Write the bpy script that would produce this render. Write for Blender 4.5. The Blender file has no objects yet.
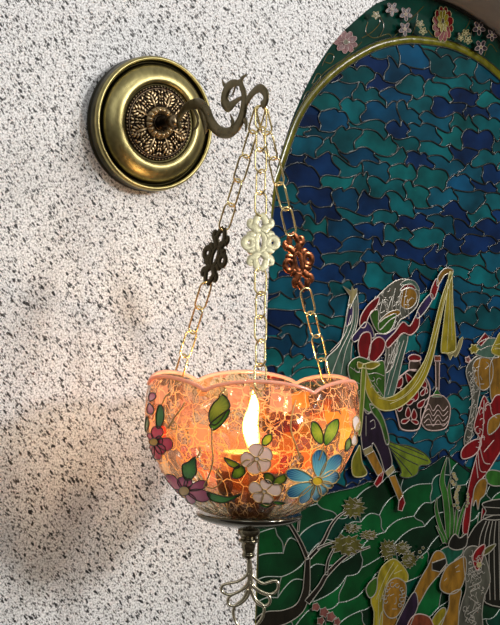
import bpy, bmesh, math, random
from math import sin, cos, pi, radians, sqrt, atan2
from mathutils import Vector, Matrix
from mathutils.geometry import tessellate_polygon
random.seed(7)
S = bpy.context.scene
COL = S.collection
V = Vector

# ------------------------------------------------------------------ camera
FPX = 1800.0
yaw, pitch, roll = radians(33), radians(-0.7), radians(1.6)
F = V((sin(yaw)*cos(pitch), cos(yaw)*cos(pitch), sin(pitch)))
R0 = V((cos(yaw), -sin(yaw), 0)); U0 = R0.cross(F)
CR = R0*cos(roll) + U0*sin(roll); CU = U0*cos(roll) - R0*sin(roll)
DISC = V((0, 0, 1.6))
def ray(px, py): return F + CR*((px-250)/FPX) - CU*((py-312.5)/FPX)
CAM = DISC - ray(149, 125)*1.76
DP = DISC + V((-.0042, 0, 0))      # centre of the wall bracket
cam = bpy.data.cameras.new('camera'); co = bpy.data.objects.new('camera', cam); COL.objects.link(co)
m = Matrix.Identity(4)
for i in range(3):
    m[i][0] = CR[i]; m[i][1] = CU[i]; m[i][2] = -F[i]; m[i][3] = CAM[i]
co.matrix_world = m
cam.sensor_fit = 'HORIZONTAL'; cam.sensor_width = 36; cam.lens = FPX*36/500
cam.clip_start = .01; cam.clip_end = 50
S.camera = co
S.view_settings.view_transform = 'Standard'
S.view_settings.look = 'None'
S.cycles.transparent_max_bounces = 24
S.cycles.max_bounces = 8
S.cycles.sample_clamp_indirect = 4.0

def on_y(px, py, y=0.0):           # measured point of a plane parallel to the wall
    r = ray(px, py); return CAM + r*((y-CAM.y)/r.y)
def on_x(px, py, x=0.0):
    r = ray(px, py); return CAM + r*((x-CAM.x)/r.x)
LAMP = V((0, -.19, 0))             # lamp axis (vertical line)
HN = V((-sin(yaw), -cos(yaw), 0))
def on_lamp(px, py, off=0.0):      # upright plane through the lamp axis, facing the room
    r = ray(px, py); p0 = LAMP + HN*off
    return CAM + r*((p0-CAM).dot(HN)/r.dot(HN))

# ------------------------------------------------------------------ helpers
def finish(name, bm, mats, parent=None, smooth=True, autosmooth=None):
    bmesh.ops.recalc_face_normals(bm, faces=bm.faces[:])
    me = bpy.data.meshes.new(name); bm.to_mesh(me); bm.free()
    for mt in (mats if isinstance(mats, (list, tuple)) else [mats]): me.materials.append(mt)
    if smooth:
        for p in me.polygons: p.use_smooth = True
    o = bpy.data.objects.new(name, me); COL.objects.link(o)
    if parent is not None:
        o.parent = parent
        o.matrix_parent_inverse = parent.matrix_world.inverted() if parent.type != 'EMPTY' else Matrix.Translation(-wloc(parent))
    return o
WL = {}
def wloc(o): return WL.get(o.name, V((0,0,0)))
def empty(name, loc, parent=None):
    o = bpy.data.objects.new(name, None); COL.objects.link(o); o.empty_display_size = .02
    if parent is None: o.location = loc
    else:
        o.parent = parent; o.location = V(loc) - wloc(parent)
    WL[o.name] = V(loc)
    return o
def tag(o, label=None, cat=None, group=None, kind=None):
    for k, v in (('label', label), ('category', cat), ('group', group), ('kind', kind)):
        if v: o[k] = v
    return o

def spline(pts, n=6, closed=False):
    out = []; N = len(pts); pts = [tuple(p) for p in pts]
    rng = range(N) if closed else range(N-1)
    for i in rng:
        p0 = pts[(i-1) % N] if (closed or i > 0) else pts[0]
        p1 = pts[i]; p2 = pts[(i+1) % N]
        p3 = pts[(i+2) % N] if (closed or i+2 < N) else pts[-1]
        for k in range(n):
            t = k/n
            out.append(tuple(.5*((2*b)+(-a+c)*t+(2*a-5*b+4*c-d)*t*t+(-a+3*b-3*c+d)*t**3) for a, b, c, d in zip(p0, p1, p2, p3)))
    if not closed: out.append(pts[-1])
    return out

def tube(bm, pts, rad, closed=False, seg=8, flat=None, ratio=1.0, mi=0, cap=True):
    """sweep; rad number or list; flat = normal direction of a plate: section squashed along it"""
    pts = [V(p) for p in pts]; N = len(pts)
    if not isinstance(rad, (list, tuple)): rad = [rad]*N
    rings = []; nrm = None
    for i in range(N):
        a = pts[(i-1) % N] if (closed or i > 0) else pts[i]
        b = pts[(i+1) % N] if (closed or i < N-1) else pts[i]
        t = (b-a)
        if t.length < 1e-9: t = V((0, 0, 1))
        t.normalize()
        if flat is not None:
            n = V(flat) - t*t.dot(V(flat)); n.normalize()
        elif nrm is None:
            ref = V((0, 0, 1)) if abs(t.z) < .9 else V((1, 0, 0))
            n = ref - t*t.dot(ref); n.normalize()
        else:
            n = nrm - t*t.dot(nrm)
            n = n.normalized() if n.length > 1e-6 else t.orthogonal().normalized()
        nrm = n; bb = t.cross(n)
        rings.append([bm.verts.new(pts[i] + n*(cos(2*pi*k/seg)*rad[i]*ratio) + bb*(sin(2*pi*k/seg)*rad[i])) for k in range(seg)])
    for i in range(N if closed else N-1):
        A, B = rings[i], rings[(i+1) % N]
        for k in range(seg):
            f = bm.faces.new((A[k], A[(k+1) % seg], B[(k+1) % seg], B[k])); f.material_index = mi
    if not closed and cap:
        for r in (rings[0], rings[-1]):
            f = bm.faces.new(r); f.material_index = mi

def lathe(bm, prof, centre, axis=V((0, 0, 1)), seg=64, mi=0, caps=False):
    """prof: (radius, height along axis)"""
    axis = V(axis).normalized(); ux = axis.orthogonal().normalized(); uy = axis.cross(ux)
    rings = []
    for r, h in prof:
        if r < 1e-6: rings.append([bm.verts.new(centre + axis*h)])
        else: rings.append([bm.verts.new(centre + axis*h + (ux*cos(2*pi*k/seg)+uy*sin(2*pi*k/seg))*r) for k in range(seg)])
    for A, B in zip(rings, rings[1:]):
        for k in range(seg):
            q = [A[k % len(A)], A[(k+1) % len(A)], B[(k+1) % len(B)], B[k % len(B)]]
            q = list(dict.fromkeys(q))
            if len(q) > 2:
                f = bm.faces.new(q); f.material_index = mi

def ball(bm, c, r, sx=1, sy=1, sz=1, u=10, v=7, mi=0):
    d = bmesh.ops.create_uvsphere(bm, u_segments=u, v_segments=v, radius=1)
    for x in d['verts']: x.co = V((x.co.x*r*sx, x.co.y*r*sy, x.co.z*r*sz)) + V(c)
    for x in d['verts']:
        for f in x.link_faces: f.material_index = mi

# ------------------------------------------------------------------ materials
def mat(name, col=(.5, .5, .5), rough=.5, metal=0, **kw):
    mt = bpy.data.materials.new(name); mt.use_nodes = True
    b = mt.node_tree.nodes['Principled BSDF']
    b.inputs['Base Color'].default_value = (*col, 1); b.inputs['Roughness'].default_value = rough
    b.inputs['Metallic'].default_value = metal
    for k, v in kw.items():
        b.inputs[k.replace('_', ' ')].default_value = v
    return mt
class NT:
    def __init__(s, mt): s.t = mt.node_tree; s.n = s.t.nodes; s.l = s.t.links; s.b = s.n.get('Principled BSDF')
    def new(s, typ, **kw):
        x = s.n.new(typ)
        for k, v in kw.items():
            if k in x.inputs.keys(): x.inputs[k].default_value = v
            else: setattr(x, k, v)
        return x
    def link(s, a, b): s.l.new(a, b)
    def ramp(s, fac, stops, interp='LINEAR'):
        r = s.n.new('ShaderNodeValToRGB'); r.color_ramp.interpolation = interp
        e = r.color_ramp.elements
        while len(e) < len(stops): e.new(1)
        for q, (p, c) in zip(e, stops):
            q.position = p; q.color = (*c, 1) if len(c) == 3 else c
        s.link(fac, r.inputs['Fac']); return r.outputs['Color']
    def mapping(s, scale=(1, 1, 1), rot=(0, 0, 0), first=False):
        tc = s.new('ShaderNodeTexCoord'); mp = s.new('ShaderNodeMapping')
        if first: mp.vector_type = 'TEXTURE'; scale = tuple(1/k for k in scale)      # turn first, then stretch
        mp.inputs['Scale'].default_value = scale; mp.inputs['Rotation'].default_value = rot
        s.link(tc.outputs['Object'], mp.inputs['Vector']); return mp.outputs['Vector']
    def mix(s, fac, a, b, mode='MIX'):
        x = s.n.new('ShaderNodeMix'); x.data_type = 'RGBA'; x.blend_type = mode
        for sock, v in ((x.inputs[0], fac), (x.inputs[6], a), (x.inputs[7], b)):
            if hasattr(v, 'is_linked') or hasattr(v, 'links'): s.link(v, sock)
            elif isinstance(v, (int, float)): sock.default_value = v
            else: sock.default_value = (*v, 1)
        return x.outputs[2]
    def math(s, op, a, b=0.0, c=None):
        x = s.n.new('ShaderNodeMath'); x.operation = op
        for i, v in enumerate((a, b) if c is None else (a, b, c)):
            if hasattr(v, 'links'): s.link(v, x.inputs[i])
            else: x.inputs[i].default_value = v
        return x.outputs[0]
    def bump(s, h, dist=.001, strength=1.0):
        x = s.new('ShaderNodeBump'); x.inputs['Distance'].default_value = dist; x.inputs['Strength'].default_value = strength
        s.link(h, x.inputs['Height']); s.link(x.outputs['Normal'], s.b.inputs['Normal'])

# granite-flecked wall
def wall_material():
    mt = mat('speckled_stone_plaster', rough=.55); t = NT(mt)
    base = t.mapping()
    n1 = t.new('ShaderNodeTexNoise', Scale=520.0, Detail=2.0, Roughness=.75); t.link(base, n1.inputs['Vector'])
    c = t.ramp(n1.outputs['Fac'], [(.34, (.10, .10, .10)), (.42, (.36, .355, .35)), (.49, (.70, .695, .69)), (.56, (.98, .98, .975))])
    big = t.new('ShaderNodeTexNoise', Scale=9.0, Detail=2.0); t.link(base, big.inputs['Vector'])
    c = t.mix(.25, c, t.ramp(big.outputs['Fac'], [(.3, (.70, .69, .685)), (.7, (.84, .835, .83))]))
    # dark flecks, drawn out along one diagonal
    for sc, thr, dark, st in ((560., .27, (.10, .098, .095), (1, 1, .5)), (300., .175, (.01, .01, .01), (1, 1, .42)), (170., .115, (.004, .004, .004), (1, 1, .5))):
        mp = t.mapping(scale=st, rot=(0, radians(-42), 0), first=True)
        w = t.new('ShaderNodeTexNoise', Scale=sc*1.6, Detail=1.0); t.link(mp, w.inputs['Vector'])
        v = t.new('ShaderNodeTexVoronoi', Scale=sc)
        wp = t.n.new('ShaderNodeVectorMath'); wp.operation = 'MULTIPLY_ADD'
        t.link(w.outputs['Color'], wp.inputs[0]); wp.inputs[1].default_value = (.8/sc,)*3; t.link(mp, wp.inputs[2])
        t.link(wp.outputs[0], v.inputs['Vector'])
        sep = t.new('ShaderNodeSeparateColor'); t.link(v.outputs['Color'], sep.inputs[0])
        keep = t.math('MULTIPLY', t.math('POWER', sep.outputs[0], 1.6), thr*2.2)
        mask = t.math('GREATER_THAN', keep, v.outputs['Distance'])
        c = t.mix(mask, c, dark)
    t.link(c, t.b.inputs['Base Color'])
    n2 = t.new('ShaderNodeTexNoise', Scale=300.0, Detail=2.0); t.link(base, n2.inputs['Vector'])
    t.bump(n2.outputs['Fac'], .0012, .5)
    return mt
M = {}
M['wall'] = wall_material()
def plaster():
    mt = mat('smooth_pink_grey_plaster', rough=.7); t = NT(mt)
    n = t.new('ShaderNodeTexNoise', Scale=60.0, Detail=3.0); t.link(t.mapping(), n.inputs['Vector'])
    t.link(t.ramp(n.outputs['Fac'], [(.3, (.66, .58, .55)), (.7, (.74, .66, .63))]), t.b.inputs['Base Color']); return mt
M['reveal'] = plaster()

M['border'] = mat('dark_green_glass', (.006, .075, .045), .06)
t = NT(M['border']); n = t.new('ShaderNodeTexNoise', Scale=24.0, Detail=3.0); t.link(t.mapping(), n.inputs['Vector'])
t.link(t.ramp(n.outputs['Fac'], [(.35, (.002, .020, .014)), (.65, (.004, .055, .038))]), t.b.inputs['Base Color'])
def pane(name, col, rough=.2, var=.35):
    col = tuple(x**1.12*.50 for x in col); mt = mat(name, col, rough); t = NT(mt)
    n = t.new('ShaderNodeTexNoise', Scale=120.0, Detail=3.0); t.link(t.mapping(scale=(1, 1, .4)), n.inputs['Vector'])
    lo = tuple(c*(1-var) for c in col); hi = tuple(min(1, c*(1+var)) for c in col)
    t.link(t.ramp(n.outputs['Fac'], [(.35, lo), (.65, hi)]), t.b.inputs['Base Color'])
    t.bump(n.outputs['Fac'], .0006, .4)
    return mt
for k, c in dict(gold=(.26, .25, .02), yellow=(.40, .33, .025), skin=(.36, .19, .025), red=(.26, .006, .01), purple=(.06, .035, .13),
                 plum=(.035, .018, .045), green=(.06, .17, .02), lime=(.22, .30, .03), veil=(.10, .19, .14), teal=(.01, .12, .07),
                 dark=(.018, .018, .012), olive=(.16, .15, .035), grey=(.13, .13, .10), bark=(.022, .018, .010), pink=(.30, .12, .10),
                 cream=(.42, .36, .17), rust=(.26, .07, .03), brown=(.10, .07, .05), leafgreen=(.05, .20, .03), greyflower=(.07, .055, .065)).items():
    M[k] = pane(k+'_glass', c)
M['lead'] = mat('silver_leading', (.27, .25, .21), .3, .35)
M['leadpink'] = mat('pinkish_leading', (.36, .26, .23), .4, .3)
M['leaddark'] = mat('dark_leading', (.035, .04, .035), .3, .5)
M['leadgold'] = mat('gold_leading', (.30, .27, .12), .4, .35)

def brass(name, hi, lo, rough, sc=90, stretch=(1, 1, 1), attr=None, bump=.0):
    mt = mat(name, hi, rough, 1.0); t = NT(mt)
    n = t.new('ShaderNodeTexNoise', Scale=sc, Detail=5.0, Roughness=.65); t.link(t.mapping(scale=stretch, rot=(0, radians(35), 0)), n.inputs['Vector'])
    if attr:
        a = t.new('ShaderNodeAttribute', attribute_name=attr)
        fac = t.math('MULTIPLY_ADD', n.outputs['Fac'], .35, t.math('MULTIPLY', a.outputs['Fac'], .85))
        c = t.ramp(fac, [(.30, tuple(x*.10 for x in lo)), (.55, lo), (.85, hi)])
    else:
        c = t.ramp(n.outputs['Fac'], [(.36, lo), (.56, hi)])
    t.link(c, t.b.inputs['Base Color'])
    t.link(t.math('MULTIPLY_ADD', n.outputs['Fac'], .25, rough-.12), t.b.inputs['Roughness'])
    if bump: t.bump(n.outputs['Fac'], bump, .6)
    return mt
M['brass'] = brass('brushed_antique_brass', (.52, .45, .20), (.26, .22, .09), .36, 160, (1, 1, .18), attr='wear')
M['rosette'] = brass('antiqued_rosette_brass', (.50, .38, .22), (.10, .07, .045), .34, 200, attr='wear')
M['bronze'] = brass('dark_cast_bronze', (.17, .14, .08), (.12, .10, .055), .30, 120)
M['chain'] = mat('bright_brass_wire', (.86, .70, .34), .2, 1.0)
M['tail'] = mat('silver_gold_wire', (.66, .60, .44), .22, 1.0)
M['orn_shaded'] = mat('shaded_brass_plate', (.07, .055, .03), .25, .9)  # left ornament's brass: the shadow on it is put into the colour
M['orn_pale'] = brass('hammered_pale_brass', (.88, .82, .55), (.68, .62, .38), .34, 420, bump=.0008)
M['orn_copper'] = brass('copper_brown_plate', (.42, .14, .06), (.12, .04, .02), .25, 200)
M['dish'] = mat('dark_polished_metal', (.16, .15, .12), .16, 1.0)
M['finial'] = brass('turned_dark_brass', (.34, .30, .20), (.08, .07, .05), .2, 120)

# ------------------------------------------------------------------ wall with arched opening
NB = .07    # depth of the niche
half = [(.1405, .90), (.1405, 1.10), (.1407, 1.19), (.1428, 1.32), (.1444, 1.386), (.1452, 1.46), (.1477, 1.544), (.1607, 1.5964), (.178, 1.639),
        (.1994, 1.677), (.2263, 1.7106), (.2642, 1.743), (.2837, 1.7536), (.330, 1.772), (.385, 1.782)]
AX = .385
left = spline(half, 5)
def mirror(poly): return poly + [(2*AX-x, z) for x, z in reversed(poly[:-1])]
ARCH = mirror(left)
def flat_mesh(loops3, up=None):
    bm = bmesh.new(); verts = [bm.verts.new(p) for l in loops3 for p in l]
    for tri in tessellate_polygon([[V(p) for p in l] for l in loops3]):
        try: bm.faces.new([verts[i] for i in tri])
        except ValueError: pass
    return bm
outer = [(-1.0, .3), (1.6, .3), (1.6, 2.4), (-1.0, 2.4)]
bm = flat_mesh([[V((x, 0, z)) for x, z in outer], [V((x, 0, z)) for x, z in ARCH]])
for f in bm.faces:
    f.normal_update()
    if f.normal.y > 0: f.normal_flip()
tag(finish('wall_back', bm, M['wall'], smooth=False), kind='structure')
bm = bmesh.new()
L = ARCH
a = [bm.verts.new((x, 0, z)) for x, z in L]; b = [bm.verts.new((x, NB+.016, z)) for x, z in L]
for i in range(len(L)):
    j = (i+1) % len(L); bm.faces.new((a[i], a[j], b[j], b[i]))
tag(finish('trim_1', bm, M['reveal'], smooth=False), kind='structure')

# ------------------------------------------------------------------ stained glass panel
panel = empty('stained_glass_panel', V((AX, NB, .90)))
tag(panel, 'arched stained glass panel of dancers and blue sky set in the wall niche', 'stained glass')
YP = NB
def inset(poly, d):   # shrink the arch by d toward its inside
    out = []; n = len(poly)
    for i, (x, z) in enumerate(poly):
        a = poly[max(i-1, 0)]; b = poly[min(i+1, n-1)]
        tx, tz = b[0]-a[0], b[1]-a[1]; l = math.hypot(tx, tz) or 1
        out.append((x + tz/l*d, z - tx/l*d))
    return out
gold_l = [(.183, .90), (.183, 1.10), (.184, 1.30), (.186, 1.46), (.192, 1.54), (.2035, 1.578), (.2275, 1.636), (.2655, 1.6785), (.318, 1.712), (.365, 1.7265), (.400, 1.7285)]
GAX = .400
gl = spline(gold_l, 5)
GOLD = gl + [(2*GAX-x-.03*(1 if z < 1.5 else max(0, (1.6-z)/.1) if z < 1.6 else 0), z) for x, z in reversed(gl[:-1])]
inner_arch = [(x + (.0012 if x < AX else -.0012), z - (.0012 if z > 1.6 else 0)) for x, z in ARCH]
def slab(name, loops, y0, y1, mt, parent):
    """flat pane (with optional hole) facing the room"""
    bm = bmesh.new(); base = []
    for l in loops: base.append([bm.verts.new((x, y0, z)) for x, z in l])
    fl = [v for l in base for v in l]
    for tri in tessellate_polygon([[V((x, y0, z)) for x, z in l] for l in loops]):
        try: bm.faces.new([fl[i] for i in tri])
        except ValueError: pass
    for l in base:
        bk = [bm.verts.new((v.co.x, y1, v.co.z)) for v in l]
        for i in range(len(l)):
            j = (i+1) % len(l); bm.faces.new((l[i], l[j], bk[j], bk[i]))
    return finish(name, bm, mt, parent, smooth=False)
from mathutils import noise as MN
def in_poly(x, z, poly):
    c = False; j = len(poly)-1
    for i in range(len(poly)):
        (xi, zi_), (xj, zj) = poly[i], poly[j]
        if (zi_ > z) != (zj > z) and x < (xj-xi)*(z-zi_)/(zj-zi_)+xi: c = not c
        j = i
    return c
def nearest(x, z, poly):
    best = None
    for i in range(len(poly)):
        (ax, az), (bx, bz) = poly[i], poly[(i+1) % len(poly)]; dx, dz = bx-ax, bz-az; L2 = dx*dx+dz*dz or 1e-12
        t_ = max(0, min(1, ((x-ax)*dx+(z-az)*dz)/L2)); px, pz = ax+dx*t_, az+dz*t_; d_ = (px-x)**2+(pz-z)**2
        if best is None or d_ < best[0]: best = (d_, px, pz)
    return best[1], best[2]
def leaded(name_g, name_l, region, cx, cz, W_, H_, w, h, rot, cols, matg, matl, lr, amp, hook, wob, y, seed, labels):
    """panes set like uneven brickwork between curling leads, cut to the region's outline"""
    rnd = random.Random(seed); c_, s_ = cos(rot), sin(rot); ni = int(W_/w)+2; nj = int(H_/h)+2
    vx = {}
    def vert(j, k):         # k-th joint on course line j (half-cell steps)
        if (j, k) not in vx: vx[(j, k)] = ((k*.5+rnd.uniform(-.17, .17))*w-W_/2, (j+rnd.uniform(-.24, .24))*h-H_/2)
        return vx[(j, k)]
    cache = {}
    def edge(a, b, vertical):
        key = (a, b) if a < b else (b, a)
        if key not in cache:
            p, q = vert(*key[0]), vert(*key[1]); dx, dz = q[0]-p[0], q[1]-p[1]; pts = [p]; sg = rnd.choice((-1, 1)); am = rnd.uniform(.5, 1.1)
            if vertical:
                k = hook*h*sg*am; pts += [(p[0]+dx*.3+k, p[1]+dz*.36), (p[0]+dx*.7-k*.35, p[1]+dz*.72)]
            else:
                k = amp*h*(1 if rnd.random() < .72 else -.7)*am; sk = rnd.uniform(-.12, .12)
                pts += [(p[0]+dx*(.27+sk), p[1]+dz*.25+k*.8), (p[0]+dx*(.62+sk), p[1]+dz*.6+k)]
            pts.append(q); cache[key] = spline(pts, 5)
        e = cache[key]; return e if key == (a, b) else e[::-1]
    def place(p):
        n_ = MN.noise_vector(V((p[0]/w*.9+seed*7, p[1]/h*.55, 0)))
        u, v = p[0]+n_.x*wob*w, p[1]+n_.y*wob*h*1.3
        return cx+u*c_-v*s_, cz+u*s_+v*c_
    P_ = {}
    def fit(p):
        k = (round(p[0], 7), round(p[1], 7))
        if k not in P_:
            x, z = place(p); inside = in_poly(x, z, region)
            P_[k] = ((x, z) if inside else nearest(x, z, region), inside)
        return P_[k]
    bm = bmesh.new(); lay = bm.verts.layers.float_color.new('paint'); bl = bmesh.new(); done = set()
    vs = []
    for x, z in region:
        v = bm.verts.new((x, y+.0012, z)); v[lay] = (*cols[0], 1); vs.append(v)
    for tri in tessellate_polygon([[v.co for v in vs]]):
        try: bm.faces.new([vs[i_] for i_ in tri])
        except ValueError: pass
    for j in range(nj):
        o_ = j % 2
        for i in range(-1, ni):
            k0 = 2*i+o_
            ring = [((j, k0), (j, k0+1), False), ((j, k0+1), (j, k0+2), False), ((j, k0+2), (j+1, k0+2), True), ((j+1, k0+2), (j+1, k0+1), False), ((j+1, k0+1), (j+1, k0), False), ((j+1, k0), (j, k0), True)]
            pts = []; es = []
            for a, b, vt in ring: e = edge(a, b, vt); es.append((min(a, b), max(a, b))); pts += e[:-1]
            f_ = [fit(p) for p in pts]
            if not any(t_[1] for t_ in f_): continue
            col = rnd.choice(cols); mul = rnd.uniform(.7, 1.3)
            base = bm.verts[:] if False else None
            vs = []
            for (x, z), _ in f_:
                v = bm.verts.new((x, y, z)); v[lay] = (*[c*mul for c in col], 1); vs.append(v)
            for tri in tessellate_polygon([[v.co for v in vs]]):
                try: bm.faces.new([vs[i_] for i_ in tri])
                except ValueError: pass
            for kk in es:
                if kk in done: continue
                done.add(kk); run = []
                for p in cache[kk]:
                    (x, z), ok = fit(p)
                    if ok or run: run.append(V((x, y-lr*.5, z)))
                    if run and not ok: break
                if len(run) > 1: tube(bl, run, lr, seg=6, flat=(0, 1, 0), ratio=.9, cap=False)
    tube(bl, [V((x, y-lr*.5, z)) for x, z in region], lr, closed=True, seg=6)
    g = finish(name_g, bm, matg, panel, smooth=False); g['label'] = labels[0]
    l_ = finish(name_l, bl, matl, panel); l_['label'] = labels[1]
def pane_mat(name, sc, rough=.07):
    mt = mat(name, (.1, .1, .1), rough); t = NT(mt)
    a = t.new('ShaderNodeAttribute', attribute_name='paint'); n = t.new('ShaderNodeTexNoise', Scale=sc, Detail=3.0); t.link(t.mapping(), n.inputs['Vector'])
    t.link(t.mix(1.0, a.outputs['Color'], t.ramp(n.outputs['Fac'], [(.3, (.5, .5, .5)), (.7, (1.5, 1.5, 1.5))]), 'MULTIPLY'), t.b.inputs['Base Color'])
    n2 = t.new('ShaderNodeTexNoise', Scale=70.0, Detail=1.0); t.link(t.mapping(), n2.inputs['Vector']); t.bump(n2.outputs['Fac'], .0010, .3)
    return mt
SKY = [(.0015, .018, .066), (.0015, .066, .076), (.0015, .036, .080), (.002, .085, .088), (.0015, .013, .055), (.002, .048, .076), (.002, .058, .070)]
M['skypane'] = pane_mat('blue_teal_pane_glass', 30); M['hillpane'] = pane_mat('green_pane_glass', 30)
M['skylead'] = mat('dark_silver_leading', (.045, .05, .05), .22, .85)
M['hilllead'] = mat('pale_leading', (.27, .30, .27), .3, .4)
hz = [(225, 524), (262, 519), (290, 507), (330, 493), (352, 488), (372, 480), (388, 472), (402, 470), (421, 470), (434, 463), (446, 456), (458, 463), (474, 474), (490, 472), (530, 468)]
hz = spline(hz, 5)
hp = [(on_y(*p, YP-.0006).x, on_y(*p, YP-.0006).z) for p in hz]
hl = [(x, z) for x, z in hp if .187 < x < .58]
hl = [(.183, hl[0][1])] + hl + [(.587, hl[-1][1])]
sky_region = hl + [(x, z) for x, z in reversed(GOLD) if z > 1.26]
leaded('sky_glass', 'sky_leading', sky_region, .385, 1.46, .60, .70, .0400, .0168, radians(-3), SKY, M['skypane'], M['skylead'], .0010, .30, .26, .34, YP, 11, ('blue and teal sky panes', 'dark silvery sky leading'))
hill_region = hl + [(.587, .905), (.183, .905)]
HILL = [(.001, .022, .006), (.001, .045, .009), (.001, .036, .020), (.001, .018, .006), (.001, .055, .012), (.001, .030, .010)]
leaded('hill_glass', 'hill_leading', hill_region, .385, 1.06, .80, .80, .078, .0225, radians(24), HILL, M['hillpane'], M['hilllead'], .00065, .34, .10, .16, YP-.0002, 5, ('green hill panes', 'pale hill leading'))
slab('border_glass', [inner_arch, GOLD], YP-.0006, YP+.012, M['border'], panel)['label'] = 'dark green border glass'
bm = bmesh.new()
gp = [V((x, YP-.001, z)) for x, z in GOLD]
tube(bm, gp, .0042, seg=10, flat=(0, 1, 0), ratio=.35)
tube(bm, [p+V((0, -.001, 0)) for p in [V((x, YP, z)) for x, z in inset(GOLD, -.0044)]], .0008, seg=6, mi=1)
tube(bm, [p+V((0, -.001, 0)) for p in [V((x, YP, z)) for x, z in inset(GOLD, .0046)]], .0008, seg=6, mi=1)
finish('gold_band', bm, [M['gold'], M['leaddark']], panel)
bm = bmesh.new()
tube(bm, [V((x, YP-.001, z)) for x, z in inset(inner_arch, .0012)], .0018, seg=8)
finish('outer_edge_strip', bm, M['leaddark'], panel)

zi = [0]; ROOT = ['']
def Q(p, y): return on_y(p[0], p[1], y)
def piece(bm, pts, mi=0, lmi=1, lw=.00075, n=4, y=None, sm=True, outline=True):
    """one traced pane (picture measurements taken on the panel's plane) with leading round it"""
    zi[0] += 1
    y = YP - .0016 - zi[0]*.00014 if y is None else y
    q = spline(pts, n, True) if sm else pts
    w = [Q(p, y) for p in q]
    vs = [bm.verts.new(p) for p in w]
    for tri in tessellate_polygon([w]):
        try: f = bm.faces.new([vs[i] for i in tri]); f.material_index = mi
        except ValueError: pass
    if outline: tube(bm, w, lw, closed=True, seg=6, mi=lmi, flat=(0, 1, 0), ratio=.36)
def stroke(bm, pts, w=.0007, mi=1, n=5, y=None, ratio=.36, sm=True):
    y = YP - .0034 if y is None else y
    q = spline(pts, n) if sm else pts
    if isinstance(w, (list, tuple)):
        k = len(q); ww = [w[min(int(i/(k-1)*(len(w)-1)), len(w)-2)] for i in range(k)]
        ww = []
        for i in range(k):
            t_ = i/(k-1)*(len(w)-1); a_ = min(int(t_), len(w)-2); ww.append(w[a_]+(w[a_+1]-w[a_])*(t_-a_))
    else: ww = w
    tube(bm, [Q(p, y) for p in q], ww, seg=6, mi=mi, flat=(0, 1, 0), ratio=ratio)
def ribbon(pts, ws):
    """centre line + half widths (px) -> closed outline"""
    q = spline([(*p, w) for p, w in zip(pts, ws)], 4); A = []; B = []
    for i, (x, y, w) in enumerate(q):
        a = q[max(i-1, 0)]; b = q[min(i+1, len(q)-1)]; tx, ty = b[0]-a[0], b[1]-a[1]; l = math.hypot(tx, ty) or 1
        A.append((x-ty/l*w, y+tx/l*w)); B.append((x+ty/l*w, y-tx/l*w))
    return A + B[::-1]
def part(name, parent, mats, build, label=None):
    if ROOT[0] != parent.name: ROOT[0] = parent.name; zi[0] = 22 if parent.name.startswith(('woman_with', 'girl')) else 18 if parent.name.startswith('striped') else 6 if parent.name.startswith('dancer') else 0
    bm = bmesh.new(); build(bm); o = finish(name, bm, [M[k] for k in mats], parent, smooth=False)
    if label: o['label'] = label
    return o
def P(name, parent, mt, pts, lead='lead', lines=(), lw=.00075, sm=True, label=None, lnw=.0005):
    def b(bm):
        piece(bm, pts, lw=lw, sm=sm)
        yl = min(v.co.y for v in bm.verts)
        for l in lines: stroke(bm, l, lnw, y=yl+.00012)
    return part(name, parent, [mt, lead], b, label)

# hills


# tree
tree = empty('painted_tree', Q((290, 600), YP), panel)
def tr(pts, ws):
    def b(bm):
        k = spline([(*p, w) for p, w in zip(pts, ws)], 5)
        piece(bm, ribbon(pts, ws), lw=.0006, sm=False, n=1)
    return b
def T(x, y): return (x/4.167+250, y/4.167+480)
part('trunk', tree, ['bark', 'lead'], tr([T(40, 625), T(70, 585), T(140, 572), T(205, 535), T(232, 470), T(238, 400), T(240, 325)], [9, 8.5, 7, 5, 3.6, 3, 2.2]))
for bpts, bw in (([T(240, 330), T(215, 270), T(185, 215), T(150, 160)], [2, 1.8, 1.6, 1.6]),
                 ([T(246, 325), T(300, 265), T(335, 195), T(365, 155), T(400, 130)], [1.8, 1.7, 1.4, 1.1, .8]),
                 ([T(238, 510), T(290, 445), T(320, 395), T(390, 325), T(440, 300), T(500, 278)], [3, 2.2, 2, 1.6, 1.2, .8]),
                 ([T(318, 395), T(325, 340), T(350, 285)], [1.4, 1.2, .8]), ([T(200, 215), T(205, 160), T(205, 120)], [.9, .8, .7]),
                 ([T(280, 285), T(320, 268), T(360, 255)], [1.1, .9, .6])):
    part('branch', tree, ['bark', 'lead'], tr(bpts, bw))
def spiky(cx, cy, rx, ry, n, seed):
    rnd = random.Random(seed); out = []
    for i in range(n*2):
        a = 2*pi*i/(n*2); r = (1.0+rnd.uniform(-.12, .15)) if i % 2 == 0 else .72+rnd.uniform(-.08, .08)
        out.append((cx+cos(a)*rx*r, cy+sin(a)*ry*r))
    return out
for i, (cx, cy, rx, ry) in enumerate([(354, 508, 12, 11), (347, 545, 17, 11), (352, 528, 8, 5), (369, 535, 9, 5), (388, 550, 9, 11), (402, 548, 8, 7), (409, 560, 8, 9)]):
    rnd = random.Random(i)
    ln = []
    for k in range(16):
        a = rnd.uniform(0, 2*pi); q = rnd.uniform(.1, .8); x, y = cx+cos(a)*rx*q, cy+sin(a)*ry*q; an = rnd.uniform(-.3, 1.2)
        ln.append([(x, y), (x+4*cos(an), y+4*sin(an)-1)])
    P('foliage_clump', tree, 'olive', spiky(cx, cy, rx, ry, 13, i), 'lead', ln, lw=.0003, sm=False, lnw=.00032)

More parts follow.
